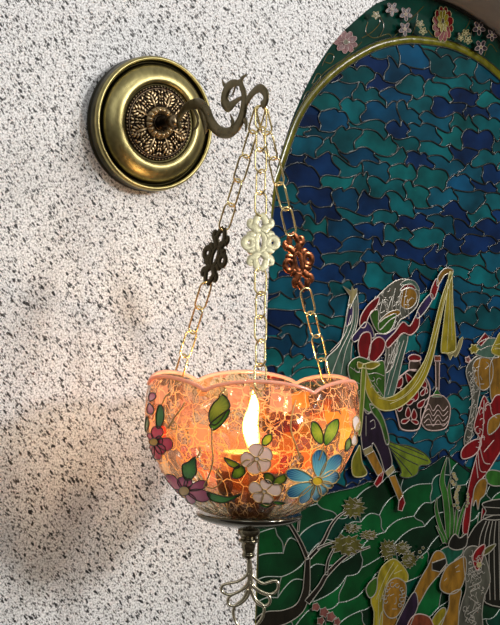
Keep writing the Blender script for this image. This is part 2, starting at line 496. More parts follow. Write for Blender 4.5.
def curly(name, parent, poly, n, seed, r0=1.6, r1=2.8, lead='lead', w=.0005):
    """wandering silver curls laid over a head of hair"""
    rr = random.Random(seed); xs = [p[0] for p in poly]; ys = [p[1] for p in poly]
    def b(bm):
        k = 0
        for _ in range(n*12):
            if k >= n: break
            x, y = rr.uniform(min(xs), max(xs)), rr.uniform(min(ys), max(ys))
            if not in_poly(x, y, poly): continue
            k += 1; r = rr.uniform(r0, r1); a0 = rr.uniform(0, 6.28); sg = rr.choice((-1, 1))
            stroke(bm, [(x+r*(1-.12*j)*cos(a0+sg*j*.9), y+r*(1.25-.12*j)*sin(a0+sg*j*.9)+j*.5) for j in range(5)], w, mi=0, n=3, y=YP-.0018-zi[0]*.00014)
    part(name, parent, [lead], b)
# small plants
def leafy(name, leaves, mt, parent, lead='lead', dots=()):
    def b(bm):
        for pts, ws in leaves: piece(bm, ribbon(pts, ws), sm=False, lw=.0004)
        for (x, y, r) in dots: piece(bm, [(x+r*cos(a*pi/3), y+r*sin(a*pi/3)) for a in range(6)], mi=2, lw=.0003, n=2)
    part(name, parent, [mt, lead, 'cream'], b)
rnd = random.Random(3)
leafy('iris_plant', [([(449, 545), (446, 500), (442, 480), (447, 457)], [2.2, 3, 2.4, .3]), ([(451, 545), (452, 515), (449, 490), (451, 476)], [1.6, 2, 1.4, .3]),
      ([(447, 543), (440, 525), (436, 508), (437, 498)], [1.6, 2, 1.5, .3]), ([(455, 545), (460, 520), (465, 505), (471, 495)], [1.3, 1.6, 1.2, .3]),
      ([(453, 545), (456, 520), (457, 500), (456, 482)], [1.2, 1.4, 1.2, .4]), ([(444, 543), (441, 535), (436, 526)], [1.4, 1.4, .3]),
      ([(459, 545), (466, 530), (468, 512)], [1.6, 1.8, .4])], 'leafgreen', panel,
      dots=[(455+rnd.uniform(-3, 4), 474+i*2.6, rnd.uniform(1.5, 2.2)) for i in range(14)] + [(467+rnd.uniform(-1.5, 1.5), 494+i*3, 1.3) for i in range(5)])
P('rock', panel, 'dark', [(450, 540), (455, 534), (460, 538), (467, 534), (466, 546), (457, 550), (449, 547)])
def buds(bm):
    for cx, cy, r in ((316, 607, 4.5), (324, 612, 5), (331, 617, 5), (321, 621, 4), (337, 622, 4)):
        piece(bm, spiky(cx, cy, r, r*1.1, 5, int(cx)), sm=False, lw=.0004)
part('bud_sprig', panel, ['pink', 'lead'], buds)
def tuft(bm):
    for cx, cy, r in ((420, 552, 2), (423, 548, 1.6), (418, 557, 1.6), (422, 557, 1.6)): piece(bm, spiky(cx, cy, r, r, 5, int(cy)), sm=False, lw=.0003)
part('yellow_tuft', panel, ['olive', 'lead'], tuft)

# vases
vase = empty('painted_vase', Q((412, 428), YP), panel)
def C(x, y): return (x/5+340, y/5+340)
P('vase_body', vase, 'dark', [C(272, 250), C(285, 200), C(320, 168), C(350, 150), C(400, 155), C(432, 195), C(450, 245), C(440, 310), C(418, 370), C(405, 410), C(385, 450), C(310, 447), C(290, 395), C(272, 320)], 'leadpink', lw=.001)
P('vase_neck', vase, 'brown', [C(350, 150), C(346, 120), C(355, 105), C(395, 105), C(402, 122), C(400, 152)], 'leadpink')
P('vase_stopper', vase, 'red', [C(345, 100), C(345, 82), C(370, 72), C(400, 82), C(403, 100), C(375, 108)], 'leadpink')
def drops(bm):
    for (x, y, a, s) in ((298, 215, .4, 26), (345, 195, -.5, 26), (415, 215, -.6, 26), (375, 275, .2, 32), (300, 335, .3, 22), (350, 310, 1.0, 20), (405, 320, .7, 24),
                         (340, 365, 0, 24), (370, 375, 0, 24), (325, 405, 1.2, 20), (375, 410, -1.2, 18), (415, 262, .5, 18), (320, 260, -.8, 20), (432, 255, 0, 12)):
        c, s_ = cos(a), sin(a)
        s *= 1.15; pts = [(0, -1.1), (.48, -.2), (.45, .5), (0, .9), (-.45, .5), (-.4, -.2)]
        piece(bm, [C(x+(u*c-v*s_)*s, y+(u*s_+v*c)*s) for u, v in pts], lw=.0006, n=3)
part('vase_drops', vase, ['red', 'leadpink'], drops)
flask = empty('painted_flask', Q((436, 430), YP), panel)
P('flask_body', flask, 'brown', [(431, 396), (443, 396), (450, 406), (449, 420), (444, 429), (428, 430), (421, 421), (422, 406)], 'leadpink',
  [[(424, 408+i*5), (429, 404+i*5), (433, 411+i*5), (438, 405+i*5), (443, 411+i*5), (448, 406+i*5)] for i in range(4)] + [[(426, 425), (446, 424)]])
P('flask_shoulder', flask, 'leafgreen', [(432, 397), (437, 388), (442, 397)], 'lead', sm=False)
P('flask_neck', flask, 'brown', [(436, 390), (435.5, 362), (439.5, 362), (439, 390)], 'leadpink', sm=False)
P('flask_stopper', flask, 'rust', [(434.5, 361), (434.5, 356), (440.5, 356), (440.5, 361)], 'leadpink', sm=False)

# dancer
d = empty('dancer_figure', Q((375, 440), YP), panel)
P('shawl', d, 'veil', [(352, 292), (357, 294), (358, 318), (352, 345), (348, 376), (330, 378), (326, 360), (340, 344), (346, 320)], 'lead',
  [[(354, 296), (352, 325), (340, 352), (332, 374)], [(356, 300), (355, 325), (346, 350), (341, 374)], [(351, 315), (344, 336), (330, 352)]])
P('purple_cuff', d, 'purple', [(347, 312), (350, 304), (353, 310), (351, 322), (346, 326)])
P('raised_hand', d, 'cream', [(348, 306), (350, 296), (343, 286), (351, 291), (352, 286), (354, 290), (357, 288), (357, 294), (353, 302), (350, 309)], sm=False, lw=.0005)
P('hanging_veil', d, 'veil', [(400, 336), (408, 336), (402, 362), (393, 397), (383, 398), (384, 378), (393, 352)], 'lead', [[(404, 340), (396, 366), (388, 395)], [(400, 342), (391, 368), (385, 392)]])
rnd = random.Random(9)
P('hair', d, 'grey', [(372, 304), (384, 290), (398, 280), (412, 281), (419, 292), (417, 306), (407, 316), (399, 322), (398, 340), (393, 366), (384, 372), (386, 350), (380, 326), (370, 314)], 'lead',
  [[(380+i*4+rnd.uniform(-1, 1), 290-i*1.0+rnd.uniform(0, 20)) , (376+i*4, 300+rnd.uniform(0, 14)), (381+i*3.5, 310+rnd.uniform(0, 10))] for i in range(9)] +
  [[(398-i*3, 322), (395-i*2.4, 336), (398-i*3, 350), (392-i*1.5, 364)] for i in range(4)], lnw=.00055)
curly('hair_curls', d, [(372, 304), (384, 290), (398, 282), (401, 290), (398, 304), (399, 320), (396, 340), (392, 364), (386, 368), (386, 350), (380, 326), (372, 314)], 34, 21)
P('face', d, 'skin', [(400, 296), (404, 289), (412, 288), (417, 295), (415, 304), (408, 309), (401, 306)], 'lead', [[(404, 297), (407, 296)], [(411, 297), (414, 299)], [(408, 299), (407, 303)], [(404, 305), (409, 305)]])
P('red_cap', d, 'red', [(400, 291), (405, 285), (413, 285), (416, 290), (409, 288)])
P('cap_rim', d, 'veil', [(400, 285), (406, 280), (414, 281), (419, 288), (418, 291), (412, 284), (404, 285)], lw=.0005)
P('neck', d, 'skin', [(379, 322), (388, 313), (398, 310), (400, 314), (390, 320), (380, 330)])
P('collar', d, 'green', [(370, 314), (378, 310), (379, 322), (385, 318), (396, 314), (392, 328), (384, 334), (376, 330)])
P('shoulder_sleeve', d, 'red', [(360, 326), (361, 316), (369, 304), (379, 297), (377, 306), (369, 316), (365, 327)], 'leadpink')
P('purple_sleeve', d, 'purple', [(352, 338), (358, 330), (366, 322), (372, 328), (374, 338), (366, 336), (358, 340), (354, 342)])
P('purple_yoke', d, 'purple', [(376, 334), (386, 334), (396, 328), (394, 336), (388, 342), (378, 340)])
P('bodice', d, 'red', [(362, 334), (370, 333), (371, 345), (368, 358), (361, 359), (358, 345)], 'leadpink')
P('bodice', d, 'red', [(372, 342), (379, 337), (385, 342), (383, 352), (374, 362), (370, 362), (369, 352)], 'leadpink')
P('sleeve', d, 'red', [(386, 342), (395, 332), (403, 322), (410, 326), (418, 312), (419, 326), (411, 335), (403, 333), (396, 340), (388, 348)], 'leadpink')
P('upper_arm_sleeve', d, 'purple', [(416, 316), (420, 306), (430, 294), (433, 298), (427, 309), (419, 318)])
P('forearm_sleeve', d, 'red', [(431, 297), (431, 290), (436, 279), (439, 283), (437, 292), (434, 299)], 'leadpink')
P('lifted_hand', d, 'skin', [(437, 286), (438, 277), (443, 270), (448, 268), (453, 270), (452, 273), (445, 275), (440, 283)])
P('skirt', d, 'green', [(349, 364), (359, 357), (374, 362), (384, 362), (385, 385), (383, 400), (375, 406), (368, 414), (362, 406), (355, 390), (349, 376)], 'lead',
  [[(350, 367), (358, 372), (368, 374), (376, 373), (384, 376)], [(352, 380), (360, 384)], [(374, 383), (379, 390), (383, 396)]])
P('trousers', d, 'plum', [(360, 408), (368, 412), (376, 415), (384, 430), (389, 448), (392, 464), (386, 474), (380, 456), (373, 443), (371, 452), (364, 454), (361, 436)], 'lead', [[(370, 422), (374, 420), (375, 427), (371, 429)], [(366, 416), (366, 436)]])
P('flared_hem', d, 'lime', [(386, 440), (396, 444), (410, 446), (424, 453), (431, 461), (428, 465), (420, 466), (417, 474), (408, 478), (400, 476), (401, 470), (391, 450)], 'leaddark',
  [[(388, 444), (405, 452), (428, 461)], [(389, 447), (404, 458), (418, 465)], [(390, 449), (402, 463), (412, 475)], [(390, 442), (408, 448), (424, 455)]], lnw=.0006)
curly('skirt_pattern', d, [(352, 366), (380, 364), (383, 396), (372, 408), (362, 402)], 8, 14, 2, 3.5, 'lead', .0004)
P('hem_band', d, 'green', [(370, 404), (377, 408), (384, 420), (389, 440), (386, 444), (380, 424), (372, 412)])
P('sash', d, 'yellow', ribbon([(452, 272), (443, 300), (436, 330), (430, 356), (421, 376), (410, 391), (396, 402), (382, 404), (372, 394), (366, 378), (364, 366)], [1.2, 2, 2.6, 3.2, 5, 6, 6.5, 6, 4.5, 2.5, 1.5]), 'leadgold',
  [[(446, 290), (437, 328), (424, 372), (408, 394), (390, 404)], [(440, 318), (430, 352), (414, 385), (396, 400), (378, 398)]], sm=False, lnw=.0004)
P('sash_tail', d, 'yellow', [(449, 274), (452, 275), (453, 305), (456, 346), (452, 352), (444, 353), (441, 349), (444, 320), (447, 295)], 'leadgold', [[(450, 280), (449, 315), (447, 350)], [(451, 290), (452, 340)]], lnw=.0004)
P('sash_fringe', d, 'cream', [(444, 352), (450, 354), (456, 350), (459, 341), (463, 337), (461, 347), (456, 357), (453, 355), (450, 360), (448, 355)], 'leadgold', lw=.0004)
P('sash_knot', d, 'yellow', [(358, 362), (364, 364), (372, 362), (380, 364), (372, 369), (364, 368), (358, 368)], 'leadgold')
P('sash_strip', d, 'lime', [(362, 368), (366, 368), (364, 400), (361, 432), (358, 432), (360, 400)], 'leadgold')
P('gold_drape', d, 'gold', [(352, 461), (357, 450), (360, 446), (362, 462), (367, 473), (361, 477), (353, 475)], 'leadgold')
for nm, mtn, pts in (('cuff', 'cream', [(363, 450), (371, 446), (374, 451), (365, 456)]), ('calf', 'skin', [(366, 455), (374, 451), (383, 470), (381, 476), (377, 475)]),
                     ('shoe', 'red', [(374, 484), (379, 475), (384, 471), (382, 482), (377, 487)]), ('cuff', 'cream', [(385, 472), (393, 465), (395, 470), (388, 477)]),
                     ('calf', 'skin', [(389, 477), (395, 475), (403, 495), (399, 501)]), ('shoe', 'red', [(398, 510), (399, 501), (403, 496), (405, 503), (402, 511)])):
    P(nm, d, mtn, pts, 'leadpink' if nm == 'shoe' else 'lead', sm=False, lw=.0006)

# woman in red
w = empty('woman_in_red_figure', Q((480, 500), YP), panel)
P('hair', w, 'grey', [(466, 372), (472, 360), (480, 356), (478, 372), (480, 388), (478, 400), (474, 424), (468, 448), (464, 440), (470, 415), (472, 395)], 'lead',
  [[(470+rnd.uniform(-1, 3), 366+i*8), (474, 370+i*8), (470+rnd.uniform(-1, 2), 376+i*8)] for i in range(9)])
P('face', w, 'skin', [(473, 365), (480, 358), (491, 360), (493, 374), (489, 387), (482, 390), (475, 382)], 'lead', [[(476, 368), (480, 366)], [(485, 369), (489, 365), (486, 362)], [(480, 376), (482, 380)], [(479, 384), (484, 384)]])
P('neck', w, 'skin', [(491, 362), (505, 352), (510, 400), (500, 408), (492, 402), (490, 386)])
curly('hair_curls', w, [(468, 372), (473, 364), (477, 372), (478, 388), (476, 400), (472, 424), (467, 446), (466, 440), (471, 415), (473, 395)], 22, 4)
P('turban', w, 'veil', [(474, 352), (480, 342), (492, 338), (500, 342), (500, 356), (488, 358), (480, 356)], 'lead', [[(480, 350), (490, 346), (498, 348)]])
P('red_tassel', w, 'red', [(477, 343), (485, 333), (489, 337), (481, 346)], 'leadpink', sm=False)
P('yellow_cap', w, 'yellow', [(492, 353), (496, 340), (501, 332), (512, 330), (512, 356)], 'leadgold', [[(495, 345), (508, 342)], [(494, 349), (508, 348)]])
P('cap_flower', w, 'yellow', spiky(474, 349, 4.5, 5, 6, 2), 'leadgold')
P('cap_flower', w, 'pink', spiky(468, 360, 3, 3.5, 5, 4), 'leadpink')
P('dress', w, 'red', [(484, 396), (490, 404), (497, 395), (512, 400), (512, 430), (494, 462), (486, 474), (478, 484), (472, 500), (470, 520), (468, 538), (480, 524), (484, 505), (500, 500), (512, 500), (512, 540), (466, 538), (466, 505), (470, 480), (476, 458), (480, 440), (474, 428), (478, 412)], 'leadpink',
  [[(484, 400), (483, 430), (480, 444)], [(478, 452), (480, 470), (486, 472)], [(480, 448), (484, 462), (490, 464)], [(490, 404), (492, 414), (497, 418)], [(476, 460), (478, 478)], [(494, 440), (484, 452)]], lnw=.0007)
P('sleeve', w, 'red', [(461, 453), (465, 446), (474, 440), (481, 440), (480, 448), (473, 456), (463, 459)], 'leadpink')
curly('dress_ruffles', w, [(478, 412), (486, 400), (492, 408), (490, 430), (484, 446), (476, 456), (476, 430)], 12, 31, 2, 4, 'leadpink', .00055)
P('elbow', w, 'skin', [(489, 420), (500, 414), (500, 424), (494, 432), (488, 434)])
P('hand', w, 'skin', [(474, 490), (480, 480), (487, 480), (485, 494), (480, 500), (478, 510), (476, 500), (473, 506)])
P('bowl_of_leaves', w, 'leafgreen', [(486, 474), (492, 470), (505, 474), (505, 484), (494, 486), (487, 482)])
pot = empty('striped_jar', Q((490, 600), YP), panel)
P('jar_body', pot, 'dark', [(482, 520), (505, 518), (520, 560), (515, 603), (486, 603), (478, 580), (462, 556), (468, 538)], 'lead',
  [[(483+i*3.2, 521), (474+i*5, 545), (475+i*5, 600)] for i in range(1, 8)], lnw=.0007)
P('jar_neck', pot, 'dark', [(483, 503), (505, 500), (505, 518), (484, 519), (486, 511)], 'lead', [[(484, 507), (500, 508)], [(484, 515), (500, 515)]])

# woman holding a cup
w = empty('woman_with_cup_figure', Q((450, 620), YP), panel)
P('veil', w, 'teal', [(440, 552), (450, 546), (462, 548), (462, 554), (455, 560), (449, 566)])
P('hair', w, 'grey', [(464, 552), (472, 546), (482, 550), (488, 566), (490, 582), (484, 598), (482, 614), (481, 632), (458, 632), (461, 606), (466, 588), (464, 568)], 'lead',
  [[(467+rnd.uniform(0, 14), 556+i*4.5), (470+rnd.uniform(0, 10), 560+i*4.5), (467+rnd.uniform(0, 14), 565+i*4.5)] for i in range(15)], lnw=.0006)
P('face', w, 'skin', [(440, 583), (446, 568), (455, 561), (465, 557), (466, 572), (461, 588), (452, 594), (442, 591)], 'lead', [[(455, 568), (459, 565)], [(456, 572), (460, 571)], [(447, 578), (444, 581)]])
P('neck', w, 'skin', [(450, 594), (461, 590), (459, 606), (456, 632), (436, 632), (446, 614), (449, 604)])
P('blouse', w, 'yellow', [(433, 618), (442, 608), (446, 612), (438, 632), (430, 632)], 'lead')
curly('hair_curls', w, [(468, 556), (472, 550), (482, 552), (487, 566), (488, 582), (482, 598), (480, 622), (462, 622), (464, 606), (468, 588), (466, 568)], 46, 8)
P('red_hat', w, 'red', [(473, 556), (478, 548), (485, 545), (482, 560), (478, 570), (474, 566)], 'leadpink')
P('hat_leaf', w, 'olive', [(482, 556), (486, 548), (496, 544), (490, 552)])
P('hat_bead', w, 'cream', spiky(479, 565, 2.5, 2.5, 6, 3), 'leadgold')
P('arm', w, 'skin', [(413, 596), (421, 578), (428, 566), (434, 553), (440, 551), (445, 556), (446, 566), (438, 576), (428, 588), (416, 608)], 'lead')
P('cup', w, 'dark', [(432, 563), (446, 558), (447, 563), (440, 572), (432, 570)], 'lead', sm=False)
P('sleeve', w, 'plum', [(414, 592), (418, 604), (414, 616), (406, 632), (394, 632), (402, 612)])
P('shoulder_shawl', w, 'rust', [(410, 620), (418, 614), (430, 618), (432, 632), (408, 632)], 'leadpink')
# girl in a yellow scarf
w = empty('girl_in_scarf_figure', Q((390, 620), YP), panel)
P('shoulder', w, 'skin', [(383, 610), (396, 616), (396, 632), (380, 632)])
P('scarf', w, 'yellow', [(377, 580), (382, 567), (393, 559), (402, 565), (408, 575), (406, 582), (397, 578), (389, 582), (385, 594), (383, 608), (381, 632), (374, 632), (374, 612), (371, 600)], 'leadgold',
  [[(394, 562), (385, 578), (376, 600)], [(398, 565), (388, 580), (380, 602)], [(402, 570), (394, 574)], [(379, 590), (378, 625)]])
P('face', w, 'skin', [(389, 582), (397, 578), (405, 583), (406, 594), (403, 607), (396, 617), (388, 617), (383, 607), (385, 592)], 'lead', [[(390, 596), (394, 594)], [(399, 595), (403, 595)], [(396, 597), (396, 603), (394, 604)], [(392, 609), (397, 609)]])
def curls(bm):
    rr = random.Random(5)
    for i in range(16):
        a = pi*.9+i*.28; x, y = 394+cos(a)*9*rr.uniform(.8, 1.1), 597+sin(a)*14*rr.uniform(.85, 1.0)
        if y < 588 and i % 2: continue
        r = rr.uniform(1.6, 2.4); stroke(bm, [(x+r*cos(b), y+r*sin(b)) for b in (0, 1.3, 2.6, 3.9, 5.2)], .0005, mi=0, y=YP-.0022-zi[0]*.00014)
part('curls', w, ['lead'], curls)
P('green_leaf', w, 'green', [(366, 590), (370, 582), (377, 578), (376, 592), (370, 598)])

# border flowers
def bflower(name, cx, cy, r, n, mt, core='cream', ry=None, lead='lead'):
    ry = ry or r
    def b(bm):
        for i in range(n):
            a = 2*pi*i/n+.3; c, s = cos(a), sin(a)
            piece(bm, [(cx+(c*u-s*v)*r, cy+(s*u+c*v)*ry) for u, v in ((.15, 0), (.5, .3), (.95, .18), (1.05, 0), (.95, -.18), (.5, -.3))], lw=.00024, n=2)
        piece(bm, [(cx+r*.25*cos(k), cy+ry*.25*sin(k)) for k in range(6)], mi=2, lw=.0003, n=2)
    part(name, panel, [mt, lead, core], b)
bflower('border_flower', 346, 42, 11, 9, 'red', 'olive', 11, 'leadpink')
bflower('border_flower', 443, 24, 10, 12, 'red', 'dark', 17, 'leadgold')
bflower('border_flower', 443, 21, 5.5, 8, 'yellow', 'dark', 11, 'leadgold')
for x, y, r in ((392, 9, 6), (406, 14, 6), (405, 29, 6), (479, 28, 6), (481, 47, 6), (492, 35, 5)): bflower('border_flower', x, y, r, 5, 'greyflower', 'cream', r*1.15, 'leadpink')
for x, y, r in ((420, 24, 4), (423, 31, 4), (376, 15, 4), (466, 33, 4), (468, 40, 4), (461, 38, 3)): bflower('border_flower', x, y, r, 5, 'olive', 'cream', r, 'leadgold')
def scrolls(bm):
    for l in ([(322, 66), (328, 54), (334, 56), (331, 63), (325, 62)], [(312, 84), (317, 74), (321, 76), (318, 82), (313, 84)], [(362, 38), (372, 32), (380, 22), (376, 14)], [(368, 22), (366, 32), (374, 38), (388, 34), (392, 38)],
              [(310, 90), (325, 72), (345, 58), (362, 42)], [(388, 44), (400, 30), (412, 18), (424, 6)], [(410, 40), (416, 24), (418, 12)], [(428, 30), (436, 38), (450, 38)], [(455, 40), (466, 28), (470, 18), (464, 14)],
              [(470, 44), (472, 30), (480, 20)], [(484, 56), (490, 44), (497, 52)], [(380, 36), (384, 26), (380, 16)], [(303, 100), (307, 92), (312, 92)]):
        stroke(bm, l, .0006, mi=0, y=YP-.0012)
part('border_scrolls', panel, ['olive'], scrolls)
M['glint'] = mat('glint_bead', (.9, .9, .85), .1)  # white beads added as painted glints of light on the glass
for x, y, r in ((459, 34, 1.5), (491, 20, 1.8), (494, 19, 1.2), (349, 42, 1.2)):
    bm = bmesh.new(); ball(bm, Q((x, y), YP-.003), r*.00105, sy=.6); finish('glint_bead', bm, M['glint'], panel)

# ------------------------------------------------------------------ wall bracket
br = empty('wall_bracket', DP)
tag(br, 'round antique brass wall bracket with rosette and dark scroll arm', 'wall bracket')
N = V((0, -1, 0))
def wear_attr(o, fn):
    a = o.data.attributes.new('wear', 'FLOAT', 'POINT')
    for i, v in enumerate(o.data.vertices): a.data[i].value = fn(v.co)
prof = [(.060, 0), (.0645, .0008), (.0655, .004), (.0650, .008), (.0655, .011), (.0655, .016), (.0650, .0195), (.0636, .0215), (.0620, .0215), (.0609, .020), (.0602, .0165), (.0590, .0158), (.0578, .0175), (.0565, .0205),
        (.0540, .0238), (.0505, .0265), (.0468, .0284), (.0432, .0292), (.0410, .0290), (.0393, .0280), (.0380, .026), (.0370, .025), (0, .025)]
pr = spline(prof, 3); bm = bmesh.new(); lathe(bm, [(max(0, r), h) for r, h in pr[:-1]] + [(0, .025)], DP, N, 128)
o = finish('backplate', bm, M['brass'], br)
def wr(c):
    r = math.hypot(c.x-DP.x, c.z-1.6); h = -c.y
    if .0572 < r < .0618 and h < .0206: return 0.05
    if r < .0385: return .1
    if r > .064 and h < .018: return .22 if h > .010 else .10
    return .62+.10*sin(c.x*900+sin(c.z*500)*2)*.5
wear_attr(o, wr)
# rosette: chased relief on a polar grid
def sm(a, b, x): x = max(0, min(1, (x-a)/(b-a))); return x*x*(3-2*x)
LOBES = [(.60, 0, .20, .040, 0, 1.0), (.87, 0, .055, .045, 0, 1.1), (.81, .065, .085, .036, .55, 1.0), (.735, .105, .10, .036, .75, .95), (.64, .115, .095, .034, .9, .9), (.545, .085, .08, .030, .95, .8),
         (.78, .27, .075, .032, -.15, .75), (.66, .235, .065, .030, .1, .85), (.84, .20, .04, .035, .6, .7), (.50, .17, .055, .026, .35, .8), (.585, .20, .03, .028, 0, .9)]
def relief(r, th):
    q = r/.0365; h = 0
    # bead ring
    if q > .93: 
        k = 64; ph = (th*k/(2*pi)) % 1-.5; h = max(0, 1-((ph*2)**2)-((q-.965)/.03)**2)*.9
        return h*.0018
    if q > .885: return .0010*max(0, 1-abs(q-.907)/.02)
    # acanthus leaves: lobes set out in one folded sector, eight times round
    sec = 2*pi/8; ph = (th % sec)-sec/2; u0, v0 = q*cos(ph), abs(q*sin(ph))
    for (b0, a0, l, w_, an, hh) in LOBES:
        du, dv = u0-b0, v0-a0; c_, s_ = cos(an), sin(an)
        x_, y_ = (du*c_+dv*s_)/l, (-du*s_+dv*c_)/w_
        e = 1-x_*x_-y_*y_
        if e > 0: h = max(h, hh*e**.5*(1-.35*max(0, 1-abs(y_)/.22)))
    if q < .45:   # flutes round the centre
        ph = ((th*16/(2*pi)) % 1)-.5
        ring = max(0, 1-((q-.33)/.12)**2)
        h = max(h, ring*(1.5*(1-(abs(ph)*2)**2)**.5+.3))
        if q < .2: h = max(0, 1.3-((q-.19)/.06)**2)
        if q < .13: h = .6
    return h*.0026
NR, NA = 74, 448
bm = bmesh.new(); rings = []; ws = {}
for i in range(NR+1):
    r = .0365*(1-i/NR)
    if i == NR: rings.append([bm.verts.new(DP+N*.030)]); continue
    row = []
    for k in range(NA):
        th = 2*pi*k/NA; hh = relief(r, th); dome = .0255+.004*(1-(r/.0365)**2)
        row.append(bm.verts.new(DP + V((cos(th)*r, 0, sin(th)*r)) + N*(dome+hh)))
    rings.append(row)
for A, B in zip(rings, rings[1:]):
    for k in range(NA):
        q = list(dict.fromkeys([A[k], A[(k+1) % NA], B[(k+1) % len(B)], B[k % len(B)]]))
        bm.faces.new(q)
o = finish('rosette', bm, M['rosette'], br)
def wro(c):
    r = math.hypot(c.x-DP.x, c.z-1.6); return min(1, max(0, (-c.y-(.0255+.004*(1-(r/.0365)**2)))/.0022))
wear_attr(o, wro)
bm = bmesh.new(); lathe(bm, spline([(.0068, .0295), (.0072, .033), (.0046, .0355), (.0046, .039), (.0048, .046), (.0060, .051), (.0058, .057), (.0034, .0605), (0, .061)], 4), DP, N, 32)
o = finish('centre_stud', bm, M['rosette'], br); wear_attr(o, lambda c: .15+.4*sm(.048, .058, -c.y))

# scroll arm, a flat casting in the upright plane x = 0
def A_(x, y):
    n_ = V((0, 0, 1)).cross(V((.0042, -.19, 0))).normalized(); r = ray(x/4.545+180, y/4.545+60)
    return CAM + r*((DP-CAM).dot(n_)/r.dot(n_))
bm = bmesh.new()
def cast(pts, ws, ratio=None):
    q = spline([(*p, w) for p, w in zip(pts, ws)], 5)
    P3 = [A_(x, y) for x, y, w in q]
    # half width in metres measured across the arm
    tube(bm, P3, [w/4.545/1110*1.15 for *_, w in q], seg=12, flat=(1, 0, 0), ratio=.36 if ratio is None else ratio)
cast([(2, 312), (-8, 280), (8, 240), (40, 207), (85, 200), (120, 232), (142, 285), (180, 325), (225, 330), (260, 300), (282, 255), (292, 200), (290, 150), (278, 112), (283, 82), (308, 66)],
     [14, 18, 20, 21, 24, 27, 27, 24, 23, 25, 24, 22, 17, 15, 10, 2])
cast([(90, 215), (112, 265), (118, 305), (112, 338)], [20, 24, 20, 3])
cast([(60, 215), (80, 260), (78, 300), (60, 318)], [8, 9, 8, 6])
cast([(288, 225), (305, 188), (330, 150), (362, 128), (388, 150), (390, 185), (374, 206)], [14, 15, 16, 18, 19, 18, 20])
cast([(284, 110), (250, 104), (222, 120), (206, 155), (204, 192), (222, 212), (246, 195), (268, 178), (290, 170)], [9, 15, 22, 25, 26, 23, 15, 10, 9])
cast([(222, 125), (200, 112), (191, 88)], [12, 9, 1.5])
cast([(250, 104), (278, 92), (300, 62)], [9, 9, 2])
cast([(252, 110), (246, 140), (236, 160)], [7, 6, 3])
cast([(238, 318), (240, 280), (228, 244)], [18, 11, 2])
cast([(278, 255), (300, 285), (298, 326)], [12, 12, 4])
finish('scroll_arm', bm, M['bronze'], br)

# ------------------------------------------------------------------ hanging lamp
HOOK = on_x((386)/4.545+180, 150/4.545+60, 0)
hk = A_(368, 205)
LAMP.y = hk.y; LAMP.x = 0
lamp = empty('hanging_lamp', V((0, LAMP.y, on_lamp(253, 378).z)))
tag(lamp, 'hanging lamp with scalloped crackled glass bowl of painted flowers on brass chains', 'lamp')
# lamp axis follows the picture's plumb line
def axis_z(py):
    # height on the lamp axis of a picture row
    return on_lamp(250, py).z
c0 = on_lamp(253, 378); SC = (c0-CAM).dot(F)/FPX       # metres per pixel there
AXX, AXY = 0.0, LAMP.y
rz = c0.z
bowl_prof_px = [(378, 101.5), (388, 104.5), (400, 106.5), (415, 107), (430, 106), (444, 102.5), (455, 98), (468, 91.5), (480, 84), (491, 74.5), (499, 66), (506, 57), (511, 48), (514.5, 36), (516.5, 20), (517, 6)]
bp = [((rz-(y-378)*SC), r*SC) for y, r in bowl_prof_px]
bps = spline(bp, 6)
def bowl_r(z):
    if z >= bps[0][0]: return bps[0][1] - (z-bps[0][0])*.25
    for (za, ra), (zb, rb) in zip(bps, bps[1:]):
        if za >= z >= zb: return ra+(rb-ra)*((za-z)/max(1e-9, za-zb))
    return 0
AXC = V((AXX, AXY, 0))
PH = atan2((CAM-AXC).y, (CAM-AXC).x)      # direction from the lamp to the viewer's side
def rim_z(th):
    a = th-PH-radians(4)
    s = abs(cos(3*a))                      # six lobes
    return rz - .0075 + .0105*s**.55 - .001
NA2 = 240; rows = 64
bm = bmesh.new(); uvl = bm.loops.layers.uv.new('UVMap'); grid = []
zb = bps[-1][0]
for j in range(rows+1):
    row = []
    for k in range(NA2):
        th = 2*pi*k/NA2; zt = rim_z(th); t_ = j/rows; z = zt+(zb-zt)*(1-(1-t_)**1.0) if False else zt+(zb-zt)*sin(t_*pi/2)**1.15
        r = bowl_r(max(z, zb+1e-6)); row.append((bm.verts.new((AXX+cos(th)*r, AXY+sin(th)*r, z)), th*.095, z))
    grid.append(row)
for j in range(rows):
    for k in range(NA2):
        q = [grid[j][k], grid[j][(k+1) % NA2], grid[j+1][(k+1) % NA2], grid[j+1][k]]
        f = bm.faces.new([v[0] for v in q])
        for lp, v in zip(f.loops, q):
            u = v[1] if not (k == NA2-1 and v[1] == 0) else 2*pi*.095
            lp[uvl].uv = (u, v[2])
